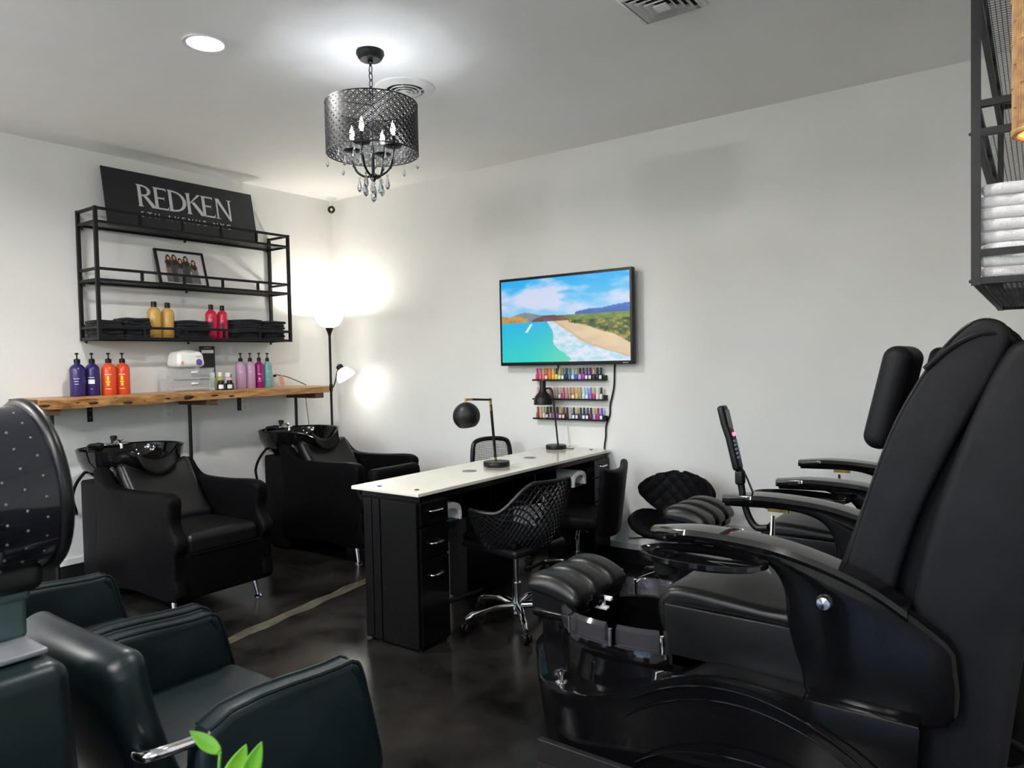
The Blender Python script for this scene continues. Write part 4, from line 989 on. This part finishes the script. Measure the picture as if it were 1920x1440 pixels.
# ================================================================== pedicure chairs (face -x, backs to the right wall)
M_back = mat('black_back_upholstery', (.0085, .0088, .011), .5, spec=.14, noise=.3, nscale=8, bump=.12, bscale=240)
M_liner = mat('smoky_acrylic', (.12, .115, .135), .06, alpha=.2, noise=.02, spec=.8)
def pedi(label, y0, padz, near_x, tray=True, remote=True, px0=3.77):
    t = thing('pedicure_chair', label, 'pedicure chair', (4.5, y0, 0), 0, 'pedicure spa chairs along the right wall')
    O = Vector((4.5, 0, 0))
    def P(mb, n, m, **k): return mb.obj(n, m, t, off=O, **k)
    # base shell: plan outline with a swooping upper edge
    out = []
    pl = [(5.06, -.40), (4.8, -.41), (4.5, -.405), (4.3, -.415), (4.12, -.44), (3.97, -.455), (3.86, -.42), (3.79, -.34), (3.72, -.24), (3.64, -.13), (3.60, 0)]
    half = sp2(pl, 4, False)
    outline = half+[(x, -y) for x, y in reversed(half[:-1])]
    def zt(x):
        k = max(0., min(1., (x-4.02)/.5)); k = k*k*(3-2*k); return .265+.165*k-.02*max(0, (x-4.6))
    n = len(outline); b = MB()
    rows = [(.94, lambda x: 0.0), (.965, lambda x: .10), (.985, lambda x: zt(x)*.75), (1., lambda x: zt(x)-.012), (.993, lambda x: zt(x)), (.975, lambda x: zt(x)+.002)]
    cx = 4.4
    vs = []
    for s, zf in rows: vs += [(cx+(x-cx)*(1-(1-s)*.7), y*s, zf(x)) for x, y in outline]
    # inner ledge towards the tub wall
    vs += [(cx+(x-cx)*.80, y*.76, zt(x)) for x, y in outline]
    vs += [(cx+(x-cx)*.78, y*.74, .36 if x < 4.4 else zt(x)) for x, y in outline]
    fs = []
    for i in range(7): fs += [(i*n+j, i*n+(j+1) % n, (i+1)*n+(j+1) % n, (i+1)*n+j) for j in range(n-1)]
    fs += [(i*n+n-1, i*n, (i+1)*n, (i+1)*n+n-1) for i in range(7)]
    b.add(vs, fs)
    P(b, 'base_shell', M_gloss, ang=60)
    P(MB().box(4.315, 5.05, -.30, .30, .02, .42), 'base_core', M_gloss)
    # plinth board along the near side
    P(MB().box(3.875, 4.95, -.475, -.45, .0, .076), 'plinth_board', mat('plinth_edge', (.012, .012, .013), .35, noise=.3, spec=.3), bevel=.002)
    # arched mouldings on the near side
    for k, (h, x0, x1, dz) in enumerate(((.375, 4.02, 5.12, 0), (.335, 4.06, 5.10, 0), (.17, 4.2, 5.05, 0))):
        pts = [(x0+(x1-x0)*i/30, -.427+.012*(1-math.sin(PI*i/30)), .03+h*math.sin(PI*i/30)**.6) for i in range(1, 30)]
        P(MB().tube(pts, .0035, 8), 'arch_moulding', M_gloss)
    # tub: hollow oval bowl and clear segmented liner rim
    tub = MB(); A, B, tx = .30, .29, 4.08
    prof = [(1.03, .20), (1.04, .37), (1.0, .40), (.94, .395), (.92, .30), (.86, .19), (.5, .17), (.01, .17)]
    def sq(th, r): 
        c, s = math.cos(th), math.sin(th); e = .75
        return (tx+A*r*abs(c)**e*(1 if c > 0 else -1), B*r*abs(s)**e*(1 if s > 0 else -1))
    tub.surf(lambda u, v: (*sq(u*2*PI, prof[int(round(v*7))][0]), prof[int(round(v*7))][1]), 48, 8, cu=True)
    P(tub, 'foot_tub', M_gloss)
    ns = 12
    for k in range(ns):
        a0, a1 = 2*PI*k/ns+.03, 2*PI*(k+1)/ns-.03
        sec = [(1.02, .395), (1.05, .42), (1.045, .462), (.99, .475), (.955, .455), (.95, .40)]
        m = MB(); m.surf(lambda u, v: (*sq(a0+(a1-a0)*u, sec[int(round(v*6)) % 6][0]), sec[int(round(v*6)) % 6][1]), 5, 6, cv=True)
        P(m, 'liner_segment', M_liner)
        x, y = sq(a0-.03, 1.04)
        P(MB().tube([(x, y, .398), (x, y, .46)], .007, 8), 'liner_clip', M_chrome)
    # mixer knob and white spout
    P(MB().lathe([(.022, 0), (.022, .004), (.012, .01), (.012, .03), (.019, .034), (.02, .046), (.0001, .048)], (3.935, -.40, .267), 18), 'mixer_knob', M_chrome)
    P(MB().rbox((3.912, -.02, .462), (.05, .022, .016), .005).rbox((3.895, -.02, .445), (.02, .022, .045), .006).rbox((3.89, -.02, .422), (.06, .03, .012), .005), 'white_spout', M_white)
    # footrest pillar and padded footrest
    P(MB().rbox((3.75, 0, .34), (.12, .34, .2), .03), 'footrest_pillar', M_gloss)
    P(MB().tube(smooth_path([(3.78, -.06, .40), (3.86, -.06, .43), (3.90, -.04, .47), (3.86, .0, padz-.06)], 5), .013, 8), 'footrest_hose', M_gloss)
    P(MB().rbox((px0-.005, 0, padz-.03), (.20, .40, .04), .018), 'footrest_tray', M_gloss)
    for k in (-1, 0, 1):
        w = .142
        def ff(x, y, z): return (x, y, (z+.05)*(1-.40*(x/.125)**2*.9-.25*(y/.071)**4)+(-.02*(x/.125)) if z > -.04 else z)
        P(MB().rbox((px0, k*w, padz+.03), (.25, w*.99, .09), .035, 4, 6, fn=ff), 'footrest_pad', M_vin2)
        P(MB().ball((px0-.01, k*w, padz+.078), .006, 8), 'pad_button', M_vinyl)
    # seat
    seat = sp2([(4.30, .40), (4.255, .47), (4.235, .54), (4.255, .605), (4.33, .637), (4.6, .62), (4.92, .60), (4.92, .40)], 5)
    P(MB().rprism(seat, -.255, .255, .03, 'y'), 'seat_cushion', M_vin2)
    skirt = [(4.285, .59), (4.30, .38), (4.74, .345), (4.79, .59)]
    for s in (-1, 1): P(MB().rprism(skirt, s*.255, s*.30, .012, 'y'), 'seat_side', M_vin2)
    P(MB().tube([(4.28, -.285, .588), (4.5, -.29, .595), (4.73, -.285, .588)], .006, 6), 'seam', M_vinyl)
    # arms: glossy sweeping side panels
    def armpoly(xf):
        top = [(xf, .815), (xf-.005, .84), (xf+.03, .855), (xf+.2, .865), (xf+.38, .85), (4.80, .815), (4.95, .76), (5.05, .70), (5.12, .65)]
        low = [(5.14, .62), (5.12, .42), (4.80, .40), (4.745, .50), (4.71, .62), (4.70, .72), (4.66, .785), (4.58, .815), (xf+.2, .822)]
        return sp2(top, 4, False)+sp2(low, 4, False)
    for s, xf in ((-1, near_x), (1, 4.285)):
        cp_ = smooth_path([(xf-.012, 0, .853), (xf+.15, 0, .868), (xf+.36, 0, .858), (4.80, 0, .825), (4.93, 0, .778), (5.03, 0, .72)], 6)
        def cs_(u, v, c=cp_, s=s, xf=xf):
            p = c[int(round(u*(len(c)-1)))]; sec = [(-.058, -.012), (-.05, .004), (0, .008), (.05, .004), (.058, -.012), (.05, -.026), (0, -.03), (-.05, -.026)]
            q = sec[int(round(v*8)) % 8]; k = min(1, .55+u*len(c)*.09) if u < .2 else 1
            return (p.x, s*.335+q[0]*k, p.z+q[1])
        ac = MB(); ac.surf(cs_, len(cp_), 8, cv=True); ac.f += [tuple(range(8)), tuple((len(cp_)-1)*8+j for j in range(8))]
        P(ac, 'arm_cap', M_gloss2, ang=50)
        P(MB().rprism(armpoly(xf), s*.30, s*.365, .014, 'y'), 'arm_panel', M_gloss)
        P(MB().lathe([(.0001, .016), (.018, .014), (.023, .006), (.023, 0)], n=20, M=Matrix.Translation((4.815, s*.365, .705)) @ Matrix.Rotation(R(90 if s < 0 else -90), 4, 'X')), 'chrome_boss', M_chrome)
    P(MB().box(4.44, 4.52, .355, .37, .80, .818), 'bracket', M_brass)
    P(MB().tube(smooth_path([(4.48, .292, .80), (4.475, .285, .70), (4.45, .28, .63)], 5), [.008, .008, .009, .009, .01, .011, .012, .013, .014, .014, .014], 8), 'recline_lever', M_chrome)
    if tray:
        # oval tray with cup hole outside the near arm
        def ov(a, r): return (4.47+.205*r*math.cos(a), -.43+.112*r*math.sin(a))
        pr = [(0.02, .797), (.86, .797), (.92, .805), (.97, .812), (1.0, .81), (1., .797), (.9, .788), (.02, .786)]
        P(MB().surf(lambda u, v: (*ov(u*2*PI, pr[int(round(v*7))][0]), pr[int(round(v*7))][1]), 40, 8, cu=True), 'oval_tray', M_gloss2)
        P(MB().lathe([(.042, .801), (.038, .801), (.037, .74), (.0001, .738)], (4.355, -.43, 0), 24), 'cup_holder', M_rub)
        P(MB().lathe([(.046, .799), (.046, .804), (.04, .804)], (4.355, -.43, 0), 28), 'cup_ring', M_gloss)
    # backrest: side profile leaning to the wall
    prof_b = [(4.80, .62), (4.86, .80), (4.925, 1.0), (5.00, 1.22), (5.07, 1.36), (5.14, 1.46), (5.20, 1.495), (5.25, 1.475), (5.29, 1.44), (5.33, 1.40), (5.33, 1.2), (5.26, .95), (5.17, .7), (5.10, .5), (4.9, .5)]
    P(MB().rprism(sp2(prof_b, 3), -.20, .20, .02, 'y'), 'backrest_core', M_back)
    for s in (-1, 1):
        pw = [(4.83, .64), (4.845, .78), (4.905, 1.0), (4.975, 1.21), (5.05, 1.36), (5.125, 1.465), (5.185, 1.508), (5.24, 1.495), (5.255, 1.44), (5.215, 1.34), (5.13, 1.17), (5.05, .98), (4.99, .78), (4.95, .62)]
        a, b = (.175, .27) if s > 0 else (-.27, -.175)
        P(MB().rprism(sp2(pw, 5), a, b, .02, 'y'), 'side_wing', M_back)
        P(MB().tube([(x+.007, s*.264, z) for x, z in sp2(pw, 5)[0:29]], .0045, 6), 'wing_piping', M_vin2)
        pc = [(4.98, .12), (5.0, .45), (5.04, .78), (5.09, 1.0), (5.16, 1.22), (5.235, 1.40), (5.28, 1.445), (5.36, 1.44), (5.37, 1.2), (5.32, .9), (5.27, .5), (5.2, .12)]
        a, b = (.15, .30) if s > 0 else (-.30, -.15)
        P(MB().rprism(sp2(pc, 3), a, b, .03, 'y'), 'back_shell', M_back)
    P(MB().tube(smooth_path([(5.06, -.272, 1.375), (5.13, -.276, 1.44), (5.2, -.27, 1.47), (5.26, -.25, 1.45)], 5), .008, 8), 'piping', M_back)
    P(MB().rbox((0, 0, 0), (.085, .30, .32), .04, 4, 3, M=Matrix.Translation((4.945, 0, 1.285)) @ Matrix.Rotation(R(13), 4, 'Y')), 'headrest', M_back)
    P(MB().rbox((4.98, 0, .9), (.05, .30, .5), .02, 3, 4, M=Matrix.Translation((4.9, 0, .95)) @ Matrix.Rotation(R(18), 4, 'Y') @ Matrix.Translation((-4.98, 0, -.95))), 'lumbar_pad', M_back)
    P(MB().rbox((5.26, -.22, .63), (.05, .04, .05), .008), 'recline_bracket', M_chrome)
    if remote:
        h = P(MB().tube(smooth_path([(4.45, .33, .74), (4.40, .34, .735), (4.365, .345, .78), (4.345, .345, .86), (4.33, .345, .96)], 6), .014, 10), 'remote_arm', M_plast)
        P(MB().rbox((4.335, .345, .93), (.035, .04, .06), .01), 'remote_clamp', M_plast)
        Mr = Matrix.Translation((4.298, .345, 1.09)) @ Matrix.Rotation(R(-13), 4, 'Y')
        rc = P(MB().rbox((0, 0, 0), (.03, .062, .27), .013, 3, 4, M=Mr, fn=lambda x, y, z: (x-(.006 if z > .05 else 0), y, z)), 'remote', M_plast)
        MB().box(.011, .0125, -.022, .022, .04, .115, Mr).obj('remote_screen', mat('remote_lcd', (.12, .12, .13), .15), rc, off=O)
        MB().ball((.016, -.004, .012), .0085, 10, M=Mr).obj('red_light', mat('red_led', (.6, .02, .04), .3, emit=(1., .06, .12), estr=4.), rc, off=O)
        kb = MB()
        for i in range(5):
            for j in range(2): kb.rbox((.0155, -.013+.024*j, -.015-.017*i), (.004, .016, .008), .001, M=Mr)
        kb.obj('key_pad', mat('key_blue', (.16, .24, .34), .4), rc, off=O)
        P(MB().tube(smooth_path([(4.34, .345, .97), (4.362, .345, .93), (4.39, .345, .86), (4.392, .34, .84)], 5), .004, 6), 'remote_cord', M_plast)
    return t
pedi('black pedicure spa chair in the right foreground', -1.95, .445, 4.285, True, True)
pedi('black pedicure spa chair farther back by the back wall', -.80, .52, 4.36, True, False, 3.84)

# hose coil between the chair backs and the wall
t = thing('hose_coil', 'thin black drain hose looped on the floor behind the near pedicure chair', 'hose', (5.25, -1.6, 0))
MB().tube(smooth_path([(5.20+.1*math.cos(a), -1.50+.12*math.sin(a), .012+.004*i/20) for i, a in enumerate([2*PI*k/20 for k in range(18)])]+[(5.33, -1.54, .06), (5.38, -1.56, .2), (5.40, -1.58, .34), (5.41, -1.56, .5)], 4), .009, 8).obj('hose', mat('grey_hose', (.09, .09, .085), .3, noise=.1), t, world=True)

# ================================================================== right wall shelf, towels, pendant
RX = XR-.004
wall_shelf('black metal wall shelf with white towels at the right edge', (RX, -2.225+1.54, 1.597), PI, 'black metal wall shelves')
# shelf front faces -x; its near end is at y = -2.225
for si, (y, ph) in enumerate(((-2.085, 'near stack'), )):
    z = 1.597+.0175
    for k in range(8):
        hh = .031
        pos = 'bottom' if k == 0 else 'top' if k == 7 else ORD[7-k]+' from top'
        towel('folded_towel', 'white folded terry towel, %s of the stack on the right shelf' % pos, (5.305+rnd.uniform(-.004, .004), y+rnd.uniform(-.005, .005), z+k*hh), .225, .24, hh*1.0, M_towelw, 'white towels on the right shelf', rnd.uniform(-.04, .04), 300+k)
t = thing('amber_jar', 'amber glass jar standing behind the white towels', 'jar', (5.33, -1.74, 1.6145))
MB().lathe([(.0001, 0), (.05, 0), (.052, .01), (.052, .24), (.04, .265), (.03, .27), (.03, .285)], n=26).obj('body', M_amber, t)
MB().lathe([(.034, .275), (.034, .31), (.0001, .312)], n=22).obj('lid', M_brass, t)
t = thing('wicker_pendant', 'woven wicker drum pendant lamp beside the right shelf', 'pendant lamp', (5.352, -2.56, 1.892))
wk = MB(); r0 = .082
for k in range(64):
    a = 2*PI*k/64
    wk.tube([((r0+.003*math.sin(i*PI+k*PI))*math.cos(a), (r0+.003*math.sin(i*PI+k*PI))*math.sin(a), .29*i/12) for i in range(13)], .0046, 5)
for j in range(7):
    z = .006+j*.046
    wk.tube([((r0+.0045*math.sin(12*a2+j*PI))*math.cos(a2), (r0+.0045*math.sin(12*a2+j*PI))*math.sin(a2), z) for a2 in [2*PI*i/46 for i in range(46)]], .0034, 5, closed=True)
wk.obj('woven_shade', M_wicker, t)
for z in (.0, .29): MB().tube([(r0*math.cos(2*PI*i/36), r0*math.sin(2*PI*i/36), z) for i in range(36)], .007, 8, closed=True).obj('shade_hoop', M_wicker, t)
MB().tube([(0, 0, .2), (0, 0, H-1.892-.02)], .0035, 6).obj('cord', M_plast, t)
MB().lathe([(.0001, H-1.893), (.05, H-1.893), (.045, H-1.917), (.0001, H-1.922)], n=24).obj('canopy', M_metal, t)
MB().cyl((0, 0, .19), (0, 0, .25), .02, n=14).obj('socket', M_brass, t)
MB().ball((0, 0, .15), .032, 16).obj('bulb', mat('warm_bulb', (1, 1, 1), .3, emit=(1., .72, .4), estr=8.), t)
lamp('POINT', 'pendant_light', (5.352, -2.56, 2.02), 9, (1, .7, .42), shadow_soft_size=.03)
# ================================================================== foreground: styling chairs, dryer chair, plant
def styling(label, loc, rz, group, bracket=True):
    # local: +y forward, centred; arms at x = +-.33
    t = thing('styling_chair', label, 'styling chair', loc, rz, group)
    ap = sp2([(-.20, .618), (.16, .628), (.215, .625), (.24, .60), (.262, .52), (.29, .40), (.305, .31), (.285, .255), (.22, .235), (-.12, .245), (-.185, .26), (-.205, .32)], 5)
    for s in (-1, 1):
        a, b = (.295, .37) if s > 0 else (-.37, -.295)
        MB().rprism(ap, a, b, .02, 'x').obj('armrest', M_teal_lit, t)
        tp = ap[0:38]
        for xx in (a+.012, b-.012):
            MB().tube([(xx, y+(0 if y < .2 else .002), z+.0) for y, z in tp], .0055, 6).obj('piping', M_teal_lit, t)
    MB().rbox((0, .03, .40), (.585, .50, .13), .045, 4, 4, fn=lambda x, y, z: (x, y, z+(.02*(1-(x/.29)**2)*(1-(y/.25)**2) if z > 0 else 0))).obj('seat_cushion', M_teal_lit, t)
    MB().rbox((0, .03, .315), (.56, .48, .06), .02).obj('seat_frame', M_plast, t)
    Mb = Matrix.Translation((0, -.305, .605)) @ Matrix.Rotation(R(15), 4, 'X')
    MB().rbox((0, 0, 0), (.55, .095, .42), .046, 5, 6, M=Mb, fn=lambda x, y, z: (x*(1-.05*max(0, z)/.2), y+.5*x*x*.5+.02*(z/.2)**2, z-.02*(x/.28)**2*max(0, z)/.2)).obj('backrest', M_teal_lit, t)
    for s in (-1, 1):
        MB().tube(smooth_path([(s*.24, -.30, .595), (s*.30, -.325, .60), (s*.335, -.30, .605), (s*.337, -.19, .595)], 5), .013, 10).obj('arm_bracket', M_chrome, t)
    MB().cyl((0, .03, .03), (0, .03, .30), .035, n=20).obj('hydraulic_column', M_chrome, t)
    MB().lathe([(.0001, 0), (.29, 0), (.29, .012), (.24, .03), (.05, .045), (.04, .06)], (0, .03, 0), 40).obj('round_base', M_chrome, t)
    return t
styling('black vinyl styling chair in the left foreground, nearest the camera', (3.475, -3.44, 0), 0, 'styling chairs')
styling('black vinyl styling chair beside the dryer hood, farther from the camera', (2.72, -3.42, 0), 0, 'styling chairs')
# dryer chair standing back to back behind the near styling chair
t = thing('dryer_chair', 'dark hooded dryer chair at the left edge of the picture', 'dryer chair', (3.5, -4.2, 0))
O = Vector((3.5, -4.2, 0))
def Q(mb, n, m, **k): return mb.obj(n, m, t, off=O, **k)
Q(MB().rbox((3.5, -3.965, .57), (.60, .17, .58), .035, 4, 4, fn=lambda x, y, z: (x, y-.06*z, z)), 'backrest', M_teal_lit)
Q(MB().rbox((3.5, -4.3, .42), (.58, .56, .16), .05, 4, 2), 'seat_cushion', M_teal_lit)
for s in (-1, 1): Q(MB().rbox((3.5+s*.33, -4.28, .45), (.08, .55, .34), .035, 4, 2), 'armrest', M_teal_lit)
Q(MB().rbox((3.5, -4.2, .2), (.56, .5, .3), .02), 'base_box', M_plast)
Q(MB().lathe([(.0001, 0), (.27, 0), (.27, .015), (.2, .05), (.0001, .05)], (3.5, -4.25, 0), 32), 'round_base', M_chrome)
Q(MB().rbox((3.56, -3.975, .87), (.36, .12, .012), .004), 'top_plate', mat('grey_plate', (.13, .135, .15), .3))
M_post = mat('dryer_post', (.05, .085, .09), .35, noise=.2)
Q(MB().rbox((3.56, -3.975, .955), (.15, .13, .17), .014), 'post', M_post)
Q(MB().rbox((3.56, -3.975, .985), (.165, .14, .07), .012), 'post_sleeve', M_post)
Q(MB().rbox((3.56, -3.97, 1.0), (.20, .17, .06), .02), 'hood_hinge', M_plast)
M_hood = mat('smoked_hood', (.012, .012, .018), .08, noise=.1, spec=.6)
# hood: deep bowl opening towards -y (over the seat), rear rim towards +y
hc = Vector((3.56, -4.075, 1.16))
hp = [(.0005, .105), (.06, .10), (.10, .085), (.135, .055), (.157, .015), (.167, -.03), (.172, -.10), (.174, -.15), (.176, -.205), (.171, -.205), (.166, -.15), (.16, -.05), (.145, .01), (.10, .07), (.0005, .09)]
Mh = Matrix.Translation(hc) @ Matrix.Rotation(R(4), 4, 'X') @ Matrix.Rotation(R(90), 4, 'X')
Q(MB().lathe(hp, n=48, M=Mh), 'hood', M_hood)
Q(MB().tube([Mh @ Vector((.176*math.cos(2*PI*i/48), .176*math.sin(2*PI*i/48), -.205)) for i in range(48)], .013, 10, closed=True), 'rear_rim', M_plast)
Q(MB().tube([Mh @ Vector((.172*math.cos(2*PI*i/48), .172*math.sin(2*PI*i/48), -.075)) for i in range(48)], .006, 8, closed=True), 'hood_band', M_plast)
vh = MB()
for j, z in enumerate((-.10, -.135, -.17)):
    for i in range(26):
        a = 2*PI*(i+.5*(j % 2))/26; rr = .1735
        vh.ball(Mh @ Vector((rr*math.cos(a), rr*math.sin(a), z)), .003, 6)
Q(vh, 'hood_vents', mat('vent_grey', (.12, .12, .13), .5))['kind'] = 'stuff'
# potted plant close to the camera
t = thing('potted_plant', 'potted plant with bright green leaves at the bottom edge', 'plant', (4.34, -3.94, 0))
O = Vector((4.34, -3.94, 0))
M_leaf = mat('leaf_green', (.16, .34, .02), .35, noise=.35, nscale=12, col2=(.06, .24, .015)); M_stem = mat('stem_green', (.12, .3, .04), .5); M_pot = mat('pot_black', (.02, .02, .022), .3)
Q(MB().lathe([(.0001, 0), (.10, 0), (.11, .02), (.14, .5), (.145, .52), (.132, .52), (.125, .47), (.0001, .465)], (4.34, -3.94, 0), 32), 'planter', M_pot)
Q(MB().lathe([(.0001, .475), (.124, .47)], (4.34, -3.94, 0), 24), 'soil', mat('soil', (.02, .013, .008), .9, noise=.5, bump=.8))
def leaf(base, tip, w, droop, up):
    base, tip = Vector(base), Vector(tip); d = tip-base; sd = d.cross(Vector(up)).normalized(); nn = sd.cross(d).normalized()
    m = MB()
    def f(u, v):
        k = math.sin(PI*min(1, u*.93+.07))**.8*(1-.35*u)+.0*u
        x = (v-.5)*2
        return base+d*u+sd*(x*w*k)+nn*(-.2*w*k*abs(x)**1.5*-1-droop*u*u)
    m.surf(f, 14, 9)
    Q(m, 'leaf', M_leaf, solid=.0012)
lf = [((4.357, -3.932, .862), (4.322, -3.957, .894), .012, -.006), ((4.366, -3.928, .805), (4.388, -3.91, .872), .019, .003), ((4.383, -3.912, .81), (4.405, -3.896, .874), .016, .004)]
for b, p, w, dr in lf:
    leaf(b, p, w, dr, (CAM-Vector(b)))
    Q(MB().tube(smooth_path([(4.34, -3.94, .48), (4.345, -3.942, .66), b], 6), .0025, 6), 'stem', M_stem)
for k in range(9):
    a = k*2.4; zz = .62+.018*k; rr = .05+.01*(k % 4)
    b = (4.34+rr*math.cos(a), -3.94+rr*math.sin(a), zz); p = (4.34+(rr+.085)*math.cos(a), -3.94+(rr+.085)*math.sin(a), zz+.015)
    leaf(b, p, .028, .02, (0, 0, 1))
    Q(MB().tube(smooth_path([(4.34, -3.94, .48), (4.34+.5*rr*math.cos(a), -3.94+.5*rr*math.sin(a), .58), b], 5), .0025, 6), 'stem', M_stem)
